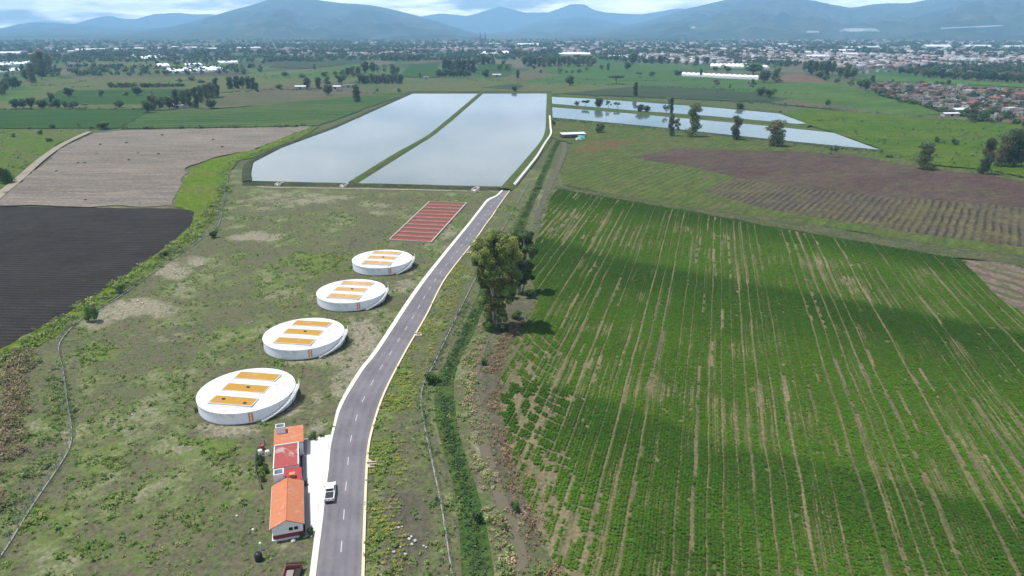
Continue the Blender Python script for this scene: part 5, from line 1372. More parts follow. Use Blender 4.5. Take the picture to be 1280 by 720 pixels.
# trees round the narrow ponds
PD = 'on the dyke between the narrow ponds'
for x, y, yt, w_, k, lab in (
    (721, 132, 125.5, 6, 'round', 'small round tree, first from the left ' + PD), (732, 134, 125, 11, 'flat', 'flat crowned tree, second from the left ' + PD), (748, 135.5, 122, 11, 'round', 'taller dark tree, third from the left ' + PD),
    (761, 136, 125, 10, 'sparse', 'thin see-through tree ' + PD), (772, 136.5, 128, 12, 'flat', 'low spreading tree right of the thin one ' + PD), (800, 140.5, 130, 10, 'round', 'left tree of the dark pair ' + PD), (808, 140.8, 131, 9, 'round', 'right tree of the dark pair ' + PD),
    (832, 143, 130, 10, 'sparse', 'pale sparse tree beside the slim tall one ' + PD), (839, 143.5, 122, 6, 'column', 'slim tall dark tree ' + PD),
    (838, 170, 143, 9, 'tall', 'slim tree on the near pond bank, left of the three together'), (846, 170, 146, 14, 'sparse', 'open crowned tree in the middle of the three on the near pond bank'), (865, 171, 128, 18, 'tall', 'tallest dark tree of the three on the near pond bank'),
    (919, 175, 145, 14, 'tall', 'single dark tree on the near pond bank right of the tall three'), (969, 182.5, 150, 27, 'tall', 'broad dark tree leaning over the near pond bank'), (925, 136, 127, 9, 'round', 'small tree on the far bank of the narrow ponds'),
    (692, 157, 149, 5, 'round', 'tiny tree beside the concrete channel and the narrow pond'), (1040, 197, 180, 16, 'sparse', 'thin tree between the pond and the brown field'),
    (1155, 212, 177, 22, 'tall', 'dark leaning tree alone at the edge of the brown field'), (1231, 218, 173, 16, 'tall', 'tall dark tree left of the grove at the right edge'),
    (1250, 208, 168, 20, 'tall', 'first tree of the dark grove at the right edge'), (1262, 208, 160, 20, 'tall', 'tall middle tree of the dark grove at the right edge'), (1275, 209, 165, 22, 'round', 'broad last tree of the dark grove at the right edge'), (1290, 210, 150, 24, 'tall', 'tree cut by the right edge of the photo'),
    (1246, 160, 137, 10, 'sparse', 'thin brownish tree below the village at the right'), (1214, 152, 127, 13, 'tall', 'tall dark tree standing before the village'), (1227, 151, 137, 11, 'round', 'round tree right of the tall one before the village'),
    (1272, 190, 140, 12, 'sparse', 'thin tall tree behind the grove at the right edge'),
    (1035, 132, 124, 7, 'round', 'small round tree alone on the smooth green slope'), (962, 122.5, 109, 13, 'round', 'dark round tree at the left foot of the smooth green slope'), (951, 120, 108, 12, 'round', 'pale bushy tree left of the dark round tree below the slope'),
    (938, 116, 98, 13, 'sparse', 'reddish sparse tree right of the bright green crop'), (895, 115, 97, 13, 'sparse', 'open crowned tree on the bright green crop'), (912, 114, 103, 6, 'sparse', 'thin small tree on the bright green crop'),
    (794, 120, 103, 8, 'column', 'dark column shaped tree beyond the narrow ponds'), (712, 107, 93, 12, 'round', 'round tree on the far pasture beyond the large lagoon'), (770, 105, 93, 24, 'flat', 'wide flat crowned tree on the far green pasture'),
    (800, 96, 90.5, 11, 'flat', 'small flat tree behind the wide flat crowned one'), (815, 95.5, 89, 9, 'round', 'small round tree on the far pasture left of the long white greenhouse'), (847, 94.5, 87, 10, 'round', 'round tree at the left end of the long white greenhouse'), (876, 96, 86, 5, 'column', 'dark slim tree in front of the long white greenhouse'),
    (941, 92.5, 76, 24, 'round', 'big rounded tree clump between the two white greenhouses'), (955, 103, 87, 15, 'round', 'dark tree at the right end of the long white greenhouse'), (970, 103, 85, 12, 'tall', 'tall dark tree at the right end of the long white greenhouse'),
    (446, 127.5, 106, 13, 'column', 'tall dark conifer shaped tree left of the lagoons'), (410, 119, 105, 12, 'round', 'dark round tree by the white farm buildings left of the lagoons'), (349, 111, 105, 11, 'round', 'low dark tree left of the white farm buildings'),
    (384, 110, 97, 9, 'tall', 'brownish tree behind the white farm roof left of the lagoons'), (398, 111.5, 96.5, 9, 'tall', 'tall brownish tree between the white farm roofs'), (409, 105, 95.5, 9, 'tall', 'tree right of the tall brownish one by the farm roofs'), (427, 105, 92, 12, 'round', 'dark round tree behind the right farm roof'), (406, 96.5, 89, 8, 'round', 'small round tree above the farm roofs'),
    (357, 95.5, 88.5, 9, 'round', 'round tree on the pale green field left of the grove'), (378, 97.5, 92, 8, 'round', 'small round tree right of the one on the pale green field'), (393, 86.5, 80, 5, 'column', 'tiny dark tree on the far pale green field'),
    (525, 98, 91, 4, 'column', 'slim dark tree between the two groves'), (607, 97.5, 85, 10, 'round', 'round tree beside the small white hut'), (647, 97.5, 87, 6, 'column', 'dark slim tree right of the small white hut'),
    (643, 114.5, 106.5, 7, 'round', 'round tree at the far edge of the large lagoon'), (472, 115, 109, 6, 'bush', 'low bush left of the far lagoon corner'), (499, 115, 109, 8, 'bush', 'low bush near the far lagoon corner'),
    (150, 134.5, 125, 12, 'round', 'round dark tree alone on the dense green crop'), (127, 120.5, 111.5, 7, 'round', 'small dark tree beyond the dense green crop'), (86, 121, 109, 12, 'round', 'round tree alone on the far green field at the left'), (157, 120, 114, 7, 'round', 'small round tree left of the hedge on the far green field'), (172, 119.5, 107.5, 12, 'round', 'round tree before the hedge on the far green field'),
    (264, 135.5, 124, 14, 'round', 'broad dark tree right of the white roofed cottage'), (272, 121, 97, 8, 'tall', 'tallest tree of the line above the cottage'), (265, 122, 103, 14, 'tall', 'broad tree left of the tallest of the line above the cottage'), (321, 115, 103, 6, 'tall', 'small dark tree at the right end of the grey field'),
    (99, 160, 152, 5, 'sparse', 'thin small tree in the left pasture by the bare field'), (66, 160, 155, 6, 'round', 'tiny tree at the far edge of the left pasture')):
    if k == 'bush': T(x, y, yt, w_, k, lab, None, 'bush', 'bush')
    else: T(x, y, yt, w_, k, lab)

ROWS = [  # label, group, [(x, base, top, width, kind)...]
    ('dark tree in the row along the far side of the dense green crop', 'trees along the dense green crop', [(20, 136, 123, 10, 'round'), (29, 136, 122, 11, 'round'), (40, 135, 120, 10, 'round'), (54, 135.5, 124, 13, 'round'), (66, 134, 116, 9, 'tall'), (72, 135.5, 122, 11, 'round'), (82, 135.5, 126, 6, 'round'), (92, 135.5, 126, 13, 'round'), (107, 134.5, 129, 10, 'flat')]),
    ('dark tree in the thick line beside the white roofed cottage', 'trees by the cottage', [(185, 141, 124, 12, 'round'), (190, 138, 120, 10, 'tall'), (200, 138, 115, 15, 'round'), (212, 136, 120, 12, 'round'), (222, 135, 112, 10, 'tall'), (230, 134, 113, 10, 'tall'), (238, 134, 111, 10, 'tall'), (246, 135, 109, 9, 'tall'), (252, 128, 107, 9, 'tall'), (258, 125, 105, 9, 'tall'), (193, 131, 112, 8, 'sparse')]),
    ('tree in the dense clump right of the grey field', 'trees in the clump beyond the grey field', [(288, 111, 96, 9, 'tall'), (296, 111, 95, 9, 'tall'), (303, 111, 94, 9, 'round'), (311, 111, 95, 9, 'tall'), (317, 112, 97, 7, 'tall')]),
    ('dark tree in the straight grove left of the lagoons', 'trees of the straight grove', [(449 + 5.2 * k, 104.5 - .02 * k, 92 + (k * 7 % 3), 7, 'tall') for k in range(11)]),
    ('tall tree standing behind the straight grove left of the lagoons', 'tall trees behind the straight grove', [(435, 95, 84, 8, 'round'), (441, 95, 83, 8, 'tall'), (448, 94, 83, 8, 'tall'), (457, 92, 76, 10, 'round'), (466, 92, 76, 9, 'round'), (473, 97, 79, 8, 'sparse'), (481, 97, 78, 8, 'sparse'), (491, 97, 80, 9, 'tall'), (497, 92, 82, 7, 'round'), (428, 95, 86, 7, 'round'), (420, 97, 88, 7, 'round')]),
    ('dark tree in the grove behind the far edge of the lagoons', 'trees of the grove behind the lagoons', [(548 + 4.6 * k, 97, 85 + (k * 5 % 3), 7, 'round') for k in range(9)] + [(556 + 6 * k, 91, 72 + (k * 7 % 5), 8, 'tall') for k in range(7)]),
    ('tree in the far wooded band beyond the lagoons', 'trees of the far wooded band', [(656 + 6.1 * k, 82.5 + (k % 2), 68.5 + (k * 5 % 4), 8, ('round', 'tall')[k % 2]) for k in range(15)]),
    ('dark tree in the far band behind the straight grove', 'trees of the far band', [(478 + 5.2 * k, 75.5, 67.5 + (k * 3 % 3), 7, ('round', 'tall')[k % 2]) for k in range(10)]),
    ('tree in the belt left of the small white hut', 'trees left of the hut', [(598, 81, 70, 7, 'round'), (604, 81, 69, 7, 'tall'), (610, 81, 70, 7, 'round'), (616, 81, 71, 7, 'tall'), (625, 88, 79, 7, 'round'), (634, 88, 79, 7, 'round'), (629, 82, 74, 6, 'round')]),
    ('dark tree in the hedge line on the far green field', 'trees of the far hedge', [(139 + 5 * k, 110, 102 + (k % 2), 7, 'round') for k in range(7)] + [(178 + 5.5 * k, 110 - .2 * k, 102.5 + (k % 2), 7, 'round') for k in range(10)]),
    ('dark tree in the tall clump near the left edge', 'trees of the left clump', [(8, 118, 97, 12, 'round'), (16, 112, 94, 12, 'round'), (22, 109, 99, 10, 'round'), (3, 120, 108, 8, 'round'), (42, 104, 78, 12, 'tall'), (48, 92, 67, 11, 'tall'), (55, 95, 64, 12, 'tall'), (62, 88, 66, 10, 'tall'), (34, 101, 86, 10, 'round'), (52, 99, 84, 10, 'round')]),
    ('small dark tree in the scatter around the far brown field', 'trees round the far brown field', [(97, 94.5, 86, 8, 'round'), (104, 94, 86, 9, 'round'), (111, 93.5, 87, 8, 'round'), (126, 84.5, 80, 7, 'round'), (134, 84, 80, 8, 'round'), (143, 84, 80, 7, 'round'), (155, 90, 86, 8, 'round'), (178, 88, 84, 7, 'round'), (206, 94, 87, 6, 'round'), (240, 101, 95, 8, 'round'), (226, 103, 97, 6, 'round'), (252, 104, 99, 8, 'round'), (305, 92, 86, 7, 'round')]),
    ('tree in the line standing before the long white greenhouse', 'trees before the greenhouse', [(752, 87, 80, 5, 'round'), (760, 88, 79, 5, 'column'), (784, 87.5, 76, 10, 'round'), (791, 81, 65, 11, 'round'), (806, 81, 71, 6, 'round'), (815, 79.5, 70, 7, 'tall'), (825, 79.5, 69, 8, 'tall'), (836, 80, 72, 6, 'round'), (845, 80, 72, 7, 'tall'), (858, 82, 74, 6, 'round'), (870, 82, 70.5, 7, 'tall'), (883, 80, 70, 8, 'round'), (894, 89, 82, 8, 'round'), (909, 90, 81, 10, 'round'), (902, 88, 80, 7, 'sparse')]),
    ('small tree dotted over the far pasture beyond the lagoon', 'dotted pasture trees', [(700, 91.5, 84, 6, 'round'), (708, 91.5, 87.5, 4, 'round'), (715, 91.5, 87.5, 4, 'round'), (724, 91, 86, 6, 'round'), (733, 88, 84, 4, 'round'), (680, 85, 78, 6, 'round'), (667, 87, 80, 6, 'round'), (676, 92, 86, 4, 'round')]),
    ('dark tree in the wooded strip along the left side of the village', 'trees of the wooded strip', [(1006, 89, 75, 9, 'round'), (1012, 92, 75, 10, 'tall'), (1019, 93, 74, 10, 'round'), (1026, 94, 76, 10, 'tall'), (1033, 95, 76, 9, 'tall'), (1040, 93, 75, 9, 'round'), (1050, 98, 82, 8, 'round'), (1058, 98, 80, 10, 'tall'), (1066, 99, 83, 9, 'round'), (1024, 98, 88, 10, 'round'), (1033, 101, 93, 10, 'round'), (1046, 104, 96, 8, 'round'), (1075, 110, 98, 10, 'round'), (1082, 113, 97, 11, 'round'), (1089, 109, 94, 8, 'tall'), (1063, 107, 99, 8, 'round'), (1094, 117, 108, 9, 'round'), (1103, 120, 111, 9, 'round')]),
    ('dark tree in the long line behind the bright meadow at the right', 'trees behind the bright meadow', [(1125, 93, 82, 8, 'round'), (1136, 93.5, 83, 8, 'round'), (1145, 95, 86, 7, 'round')] + [(1155 + 5.4 * k, 96.5 + .32 * k, 84.5 + (k * 7 % 4) + .25 * k, 8, ('round', 'tall', 'round')[k % 3]) for k in range(24)]),
    ('round bushy tree dotting the bright meadow at the right', 'bushy trees on the bright meadow', [(1170, 104.5, 100, 8, 'bush'), (1177, 105, 100, 8, 'bush'), (1184, 105.5, 98, 9, 'bush'), (1203, 107.5, 101, 10, 'bush'), (1116, 101.5, 98, 5, 'bush')]),
]
for lab, g_, lst in ROWS:
    for x, y, yt, w_, k in lst:
        T(x, y, yt, w_, k, lab, g_)
# village trees among the houses
vr = random.Random(3)
VILL = [(1088, 112), (1096, 106), (1140, 108), (1200, 110), (1290, 116), (1330, 122), (1330, 160), (1290, 158), (1238, 152), (1195, 142), (1150, 130), (1110, 121)]
vtree = []
while len(vtree) < 46:
    x, y = vr.uniform(1088, 1300), vr.uniform(107, 155)
    if bool(in_poly(np.array(x), np.array(y), VILL)) and all(abs(x - a) > 5 or abs(y - b2) > 3 for a, b2 in vtree): vtree.append((x, y))
for x, y in vtree:
    hh = vr.uniform(5, 9); ks = vr.choice(['round', 'round', 'tall'])
    T(x, y, y - hh, vr.uniform(7, 12), ks, 'dark tree standing among the village houses at the right', 'trees among the village houses')
for k in range(26):
    x = 1100 + k * 5.6; y = np.interp(x, [1100, 1110, 1150, 1195, 1238, 1250], [120, 123, 132, 144, 153.5, 156]) + vr.uniform(-1, 1.5)
    T(x, y, y - vr.uniform(4, 7), vr.uniform(7, 10), 'round', 'dark tree in the hedge along the lower edge of the village', 'trees along the village edge')

# ------------------------------------------------------------------ houses
wall_ms = [plain('wall_cream', (0.26, 0.23, 0.2), .9, .1, .4), plain('wall_white', (0.36, 0.355, 0.35), .9, .1, .4), plain('wall_brick', (0.15, 0.08, 0.065), .9, .15, .6), plain('wall_grey', (0.2, 0.19, 0.185), .9, .15, .5), plain('wall_pink', (0.25, 0.165, 0.145), .9, .1, .5)]
roof_ms = {'terracotta': plain('roof_terracotta', (0.165, 0.075, 0.06), .85, .2, .5), 'grey': plain('roof_grey', (0.14, 0.135, 0.135), .9, .2, .4), 'white': plain('roof_white', (0.6, 0.595, 0.59), .7, .1, .4), 'brick red': plain('roof_brick', (0.12, 0.06, 0.052), .9, .2, .5), 'cream': plain('roof_cream', (0.22, 0.19, 0.17), .9, .15, .4)}
open_m = plain('opening_dark', (0.03, 0.03, 0.032), .6)
HM = {}


def house_mesh(rk, wi, var):
    key = (rk, wi, var)
    if key in HM: return HM[key]
    rr = random.Random(str(key)); w_, l_, h = rr.uniform(6, 9), rr.uniform(8, 13), rr.choice([3.2, 3.4, 6.0])
    wb = MB(); rb = MB(); ob = MB()
    wb.box(-w_ / 2, -l_ / 2, -.5, w_ / 2, l_ / 2, h)
    if rk in ('terracotta', 'brick red') and var % 2 == 0:
        rg = h + w_ * .2; o_ = .4
        wb.add([(-w_ / 2, -l_ / 2, h), (w_ / 2, -l_ / 2, h), (0, -l_ / 2, rg - .1), (-w_ / 2, l_ / 2, h), (w_ / 2, l_ / 2, h), (0, l_ / 2, rg - .1)], [(0, 1, 2), (4, 3, 5)])
        for s in (-1, 1):
            a = [(0, -l_ / 2 - o_, rg), (s * (w_ / 2 + o_), -l_ / 2 - o_, h - .05), (s * (w_ / 2 + o_), l_ / 2 + o_, h - .05), (0, l_ / 2 + o_, rg)]
            if s < 0: a = a[::-1]
            rb.hexa(a, [(p[0], p[1], p[2] + .15) for p in a])
    else:
        rb.box(-w_ / 2 + .2, -l_ / 2 + .2, h + .002, w_ / 2 - .2, l_ / 2 - .2, h + .12)
        for a in ((-w_ / 2, -l_ / 2, w_ / 2, -l_ / 2 + .19), (-w_ / 2, l_ / 2 - .19, w_ / 2, l_ / 2), (-w_ / 2, -l_ / 2 + .191, -w_ / 2 + .19, l_ / 2 - .191), (w_ / 2 - .19, -l_ / 2 + .191, w_ / 2, l_ / 2 - .191)): wb.box(a[0], a[1], h + .001, a[2], a[3], h + .5)
        if rr.random() < .6: wb.box(-1, 0, h + .12, 1.2, 2.4, h + 2.4)
    for z in ([1.1] if h < 4 else [1.1, 4.0]):
        for k in (-1, 1): ob.box(k * w_ * .24 - .6, -l_ / 2 - .03, z, k * w_ * .24 + .6, -l_ / 2 + .05, z + 1.2); ob.box(w_ / 2 - .05, k * l_ * .24 - .7, z, w_ / 2 + .03, k * l_ * .24 + .7, z + 1.2); ob.box(-w_ / 2 - .03, k * l_ * .24 - .7, z, -w_ / 2 + .05, k * l_ * .24 + .7, z + 1.2)

    def me(b2, m_, nm):
        d = bpy.data.meshes.new(nm); d.from_pydata(b2.v, [], b2.f)
        for q_ in m_: d.materials.append(q_)
        d.polygons.foreach_set('material_index', b2.m); d.update(); return d
    wb.add(ob.v, ob.f, 1)
    HM[key] = (me(wb, (wall_ms[wi], open_m), 'wall'), me(rb, (roof_ms[rk],), 'roof'))
    return HM[key]


hr = random.Random(8); placed = []
RK = ['terracotta', 'terracotta', 'cream', 'grey', 'grey', 'white', 'cream', 'cream', 'brick red', 'white']


def village(poly, n, label, group, md, tries=30000, names=True, wt=None):
    c_ = 0
    x0, x1 = min(p[0] for p in poly), max(p[0] for p in poly); wp = [P(*p) for p in poly]
    X0, X1, Y0, Y1 = min(p.x for p in wp), max(p.x for p in wp), min(p.y for p in wp), max(p.y for p in wp)
    while c_ < n and tries:
        tries -= 1
        X_, Y_ = hr.uniform(X0, X1), hr.uniform(Y0, Y1)
        x, y = px_of(X_, Y_)
        if x > 1296 or not bool(in_poly(np.array(x), np.array(y), poly)) or any(abs(X_ - a) + abs(Y_ - b2) < md for a, b2 in placed): continue
        placed.append((X_, Y_)); rk = hr.choice(RK); wi = hr.randrange(5); ms = house_mesh(rk, wi, hr.randrange(2))
        e = empty('house', (X_, Y_, -.3), R(22) + hr.choice([0, 1, 2, 3]) * math.pi / 2 + hr.gauss(0, .06))
        tag(e, label % rk, 'house', group % rk)
        for nm, d in zip(('wall', 'roof'), ms): link(nm, d, e)
        c_ += 1


village(VILL, 190, 'small house with a %s roof crowded into the village at the right', '%s roofed village houses', 13)
village([(1060, 84), (1290, 78), (1290, 98), (1200, 93), (1150, 92), (1100, 92), (1065, 93)], 100, 'distant house with a %s roof behind the tree line at the right', '%s roofed distant houses', 17)

# farm cottages and shelters
sheet_m = plain('white_sheet_roof', (0.55, 0.56, 0.57), .5, .06, .3, .4)


def shed(name, x, y, wm, lm, h, rz, label, roof=None, group=None, cat='building'):
    e = empty(name, P(x, y), rz); tag(e, label, cat, group)
    rg = h + wm * .14; wb = MB()
    wb.add([(-lm / 2, -wm / 2, -.5), (lm / 2, -wm / 2, -.5), (lm / 2, wm / 2, -.5), (-lm / 2, wm / 2, -.5), (-lm / 2, -wm / 2, h), (lm / 2, -wm / 2, h), (lm / 2, wm / 2, h), (-lm / 2, wm / 2, h), (-lm / 2, 0, rg), (lm / 2, 0, rg)], [(0, 1, 5, 4), (2, 3, 7, 6), (1, 2, 6, 9, 5), (3, 0, 4, 8, 7)])
    wb.build('wall', wall_ms[1], e); rb = MB()
    for s in (-1, 1):
        a = [(-lm / 2 - .5, 0, rg + .01), (-lm / 2 - .5, s * (wm / 2 + .5), h - .06), (lm / 2 + .5, s * (wm / 2 + .5), h - .06), (lm / 2 + .5, 0, rg + .01)]
        if s > 0: a = a[::-1]
        rb.hexa(a, [(p[0], p[1], p[2] + .14) for p in a])
    rb.build('roof', roof or sheet_m, e); ob = MB(); ob.box(-1.4, -wm / 2 - .04, 0, 1.4, -wm / 2 + .05, min(2.6, h - .3)); ob.build('door', open_m, e)
    return e


shed('cottage', 224, 135, 7, 11, 3, R(-4), 'small white roofed cottage beside the thick tree line', cat='cottage')
shed('farm_building', 376, 111, 8, 15, 3.4, R(3), 'left white roofed farm building left of the lagoons')
shed('farm_building', 420, 111, 8, 15, 3.4, R(-3), 'middle white roofed farm building left of the lagoons')
shed('farm_building', 436, 109, 7, 14, 3.4, R(2), 'right grey farm building left of the lagoons', roof_ms['grey'])
shed('hut', 621, 95.5, 7, 15, 3.2, R(2), 'small white hut beyond the far edge of the lagoons', cat='hut')
shed('low_building', 91, 81.5, 12, 26, 4, R(2), 'grey roofed low building on the far olive field', roof_ms['grey'])
shed('farm_building', 533, 98.5, 5, 9, 3, 0, 'tiny pale building right of the straight grove', roof_ms['cream'])
shed('farm_building', 1203, 141, 10, 24, 3.6, R(8), 'long white roofed building at the lower edge of the village')
shed('farm_building', 1187, 145.5, 6, 16, 3.0, R(8), 'low white fenced building in front of the village')

e = empty('open_shelter', P(716, 172), R(14)); tag(e, 'open shelter with a long white sheet roof beside the channel and narrow pond', 'shelter')
MB().hexa([(-10, -3.2, 3.0), (10, -3.2, 3.0), (10, 3.2, 3.7), (-10, 3.2, 3.7)], [(-10, -3.2, 3.14), (10, -3.2, 3.14), (10, 3.2, 3.84), (-10, 3.2, 3.84)]).build('roof', sheet_m, e)
for x in (-9, -3, 3, 9):
    for y, h in ((-2.8, 3.02), (2.8, 3.62)): MB().box(x - .12, y - .12, -.5, x + .12, y + .12, h).build('post', post_m, e)
MB().box(-9.6, 2.95, -.5, 9.6, 3.1, 3.3).build('back_wall', wall_ms[3], e)
tm = plain('turquoise_tarp', (0.12, 0.42, 0.42), .6, .15, .8)
b_ = MB(); b_.hexa([(-3, -2, -.4), (3, -2, -.4), (3, 2, -.4), (-3, 2, -.4)], [(-2.4, -1.2, 1.8), (2.6, -1.0, 2.2), (2.2, 1.2, 1.9), (-2.2, 1.4, 2.2)]); o = b_.build('tarpaulin_heap', tm, bevel=.2); o.location = P(726.5, 173); tag(o, 'turquoise tarpaulin covering a heap in front of the open shelter', 'tarpaulin')
e = empty('parked_van', P(723.5, 175.5), R(-60)); tag(e, 'white van parked below the turquoise tarpaulin', 'van')
b_ = MB(); prof(b_, [(-2.4, .4), (-2.4, 2.0), (1.1, 2.0), (1.9, 1.15), (2.5, 1.0), (2.5, .4)], -.95, .95, .08); b_.build('body', car_w, e, bevel=.05)
b_ = MB(); b_.hexa([(-.78, 1.25, 1.9), (.78, 1.25, 1.9), (.8, 1.9, 1.22), (-.8, 1.9, 1.22)], [(-.78, 1.18, 1.84), (.78, 1.18, 1.84), (.8, 1.82, 1.18), (-.8, 1.82, 1.18)]); b_.build('windscreen', glass_m, e)
for s in (-1, 1):
    for y_ in (-1.5, 1.6):
        b_ = MB(); b_.tube([(s * .78, y_, .34), (s * .98, y_, .34)], .34, 14); b_.build('wheel', rub, e)

# greenhouses: rows of white plastic tunnels
green_w = plain('greenhouse_plastic', (0.72, 0.73, 0.73), .5, .05, .08, .3)


def greenhouse(pxq, label, h=4.0, group=None):
    q_ = [P(*p) for p in pxq]; o0 = q_[0]; e = empty('greenhouse', o0); tag(e, label, 'greenhouse', group)
    Wn = (q_[3] - q_[0]).length; n = max(2, int((q_[1] - q_[0]).length / 9)); n = min(n, 40)
    mb = MB()
    for k in range(n):
        t0, t1 = k / n, (k + .96) / n; ring_a, ring_b = [], []
        for j in range(7):
            s = j / 6; t = t0 + (t1 - t0) * s; z = h * .72 + h * .28 * math.sin(math.pi * s)
            a = q_[0].lerp(q_[1], t) - o0; b2 = q_[3].lerp(q_[2], t) - o0; ring_a.append((a.x, a.y, z)); ring_b.append((b2.x, b2.y, z))
        a0_, a1_ = (ring_a[0][0], ring_a[0][1], -.5), (ring_a[-1][0], ring_a[-1][1], -.5); b0_, b1_ = (ring_b[0][0], ring_b[0][1], -.5), (ring_b[-1][0], ring_b[-1][1], -.5)
        vs = [a0_] + ring_a + [a1_] + [b0_] + ring_b + [b1_]; m_ = 9
        mb.add(vs, [tuple(range(m_))[::-1], tuple(range(m_, 2 * m_))] + [(j, j + 1, m_ + j + 1, m_ + j) for j in range(m_ - 1)])
    mb.build('cover', green_w, e)
    gb = MB(); gb.box(-.1, -.1, -.5, .1, .1, h); gb.build('corner_post', post_m, e)


greenhouse([(213, 91.5), (251, 90.5), (240, 86), (207, 87)], 'left one of the two adjoining bright white greenhouses at the left')
greenhouse([(254, 90.5), (286, 88.6), (272, 84.5), (244, 85.5)], 'right one of the two adjoining bright white greenhouses at the left')
greenhouse([(852, 95.2), (948, 99.5), (949, 96.8), (852, 92.6)], 'long thin white greenhouse in front of the far trees')
greenhouse([(888, 84.6), (962, 85.6), (956, 81.5), (888, 81.2)], 'white greenhouse behind the big rounded tree clump')
greenhouse([(757, 71.5), (868, 76.5), (870, 74.2), (760, 69.8)], 'very long pale greenhouse behind the far tree line')
greenhouse([(696, 68.6), (742, 69), (742, 66.8), (697, 66.5)], 'short pale greenhouse left of the very long one')
greenhouse([(590, 68.8), (640, 67.3), (634, 64.6), (592, 66)], 'pale greenhouse behind the grove beyond the lagoons')
greenhouse([(-6, 83.5), (41, 80.8), (39, 77.5), (-6, 79.5)], 'white greenhouse at the left edge behind the tall clump')
greenhouse([(-10, 93.5), (26, 90), (24, 86.5), (-10, 89)], 'nearest white greenhouse at the left edge')
greenhouse([(162, 72.6), (175, 72.4), (171, 69), (160, 69.3)], 'small grey white greenhouse on the far left plain')
greenhouse([(177, 75), (210, 72.6), (200, 68.5), (174, 70)], 'pale greenhouse cluster on the far left plain')
greenhouse([(197, 84.3), (213, 84), (211, 81), (196, 81.2)], 'small white greenhouse behind the left adjoining pair')
greenhouse([(232, 83.2), (254, 82.8), (252, 80.6), (231, 81)], 'narrow white greenhouse behind the right adjoining pair')
greenhouse([(273, 80.2), (298, 79.4), (297, 77.4), (272, 78)], 'flat white greenhouse right of the narrow one')
whs = [(15, 69, 26), (70, 66, 8), (90, 66.5, 8), (110, 65, 26), (125, 64, 18), (147, 63.5, 14), (175, 62.5, 12), (195, 62.5, 12), (220, 60.5, 9), (240, 61.5, 14), (265, 63, 14), (290, 59, 10), (302, 62, 10), (320, 62, 12), (340, 57.5, 12), (975, 57.5, 20), (992, 60, 16), (1010, 68, 22), (1050, 66, 26), (1065, 61.5, 18), (1090, 61, 16), (1062, 70, 18), (1020, 73.5, 28), (1170, 60, 30), (1220, 60.5, 34), (1265, 60.8, 26), (1135, 60, 12), (905, 63, 14), (955, 66, 14), (700, 58.5, 10), (660, 57.6, 26), (618, 57, 14)]
for x, y, wp_ in whs:
    b_ = P(x, y); wm = wp_ * m_per_px(y)
    shed('warehouse', x, y, min(60, max(18, wm * .5)), wm, 7, R(((x * 7) % 9) - 4), 'long pale warehouse roof in the distant town', None, 'distant warehouses', 'warehouse')

# cathedral with twin spires
b_ = P(603, 54.5); e = empty('cathedral', b_, R(10)); tag(e, 'grey cathedral with twin pointed spires rising above the distant town', 'cathedral')
stone_m = plain('cathedral_stone', (0.2, 0.18, 0.18), .9)
hh = tall(54.5, 39.5); wl = MB(); wl.box(-17, -8, -1, 17, 62, hh * .3); wl.build('wall', stone_m, e)
rb = MB(); rb.add([(-18, -8, hh * .3), (18, -8, hh * .3), (0, -8, hh * .43), (-18, 62, hh * .3), (18, 62, hh * .3), (0, 62, hh * .43)], [(0, 1, 2), (4, 3, 5), (1, 4, 5, 2), (3, 0, 2, 5), (0, 3, 4, 1)]); rb.build('roof', roof_ms['grey'], e)
for s in (-1, 1):
    tb = MB(); tb.box(s * 15 - 8, -17, -1, s * 15 + 8, -8.05, hh * .52); to = tb.build('tower', stone_m, e)
    sp_ = MB(); sp_.tube([(s * 15, -12.5, hh * .5), (s * 15, -12.5, hh * .62), (s * 15, -12.5, hh)], [8, 6, .3], 8); sp_.build('spire', stone_m, to)

# the far town and woods that read as one mass
def zone_points(polys, n, seed):
    rng = np.random.default_rng(seed); xs, ys = [], []
    for poly, wgt in polys:
        a = np.array(poly, float); k = int(n * wgt); x = rng.uniform(a[:, 0].min(), a[:, 0].max(), k * 4); y = rng.uniform(a[:, 1].min(), a[:, 1].max(), k * 4)
        q_ = in_poly(x, y, poly); xs.append(x[q_][:k]); ys.append(y[q_][:k])
    x, y = np.concatenate(xs), np.concatenate(ys); D = (y - 360) * CP + FPX * SP; f = FPX * CP - (y - 360) * SP
    return (x - 640) * CAM_H / D, f * CAM_H / D


def boxes_mesh(name, X, Y, w_, l_, h, rot, mats, mi_roof, mi_wall, z0=-.5):
    n = len(X); c_, s_ = np.cos(rot), np.sin(rot); vs = []
    for dx, dy in ((-1, -1), (1, -1), (1, 1), (-1, 1)):
        lx, ly = dx * w_ / 2, dy * l_ / 2; vs.append(np.stack([X + lx * c_ - ly * s_, Y + lx * s_ + ly * c_], 1))
    lo_ = [np.concatenate([v_, np.full((n, 1), z0)], 1) for v_ in vs]; hi_ = [np.concatenate([v_, h[:, None]], 1) for v_ in vs]
    V = np.stack(lo_ + hi_, 1).reshape(-1, 3); base = np.arange(n)[:, None] * 8
    F = np.stack([base + np.array(f) for f in ((4, 5, 6, 7), (0, 1, 5, 4), (1, 2, 6, 5), (2, 3, 7, 6), (3, 0, 4, 7))], 1).reshape(-1, 4)
    mi = np.stack([mi_roof] + [mi_wall] * 4, 1).ravel()
    return np_mesh(name, V, F, mats, mi=mi)


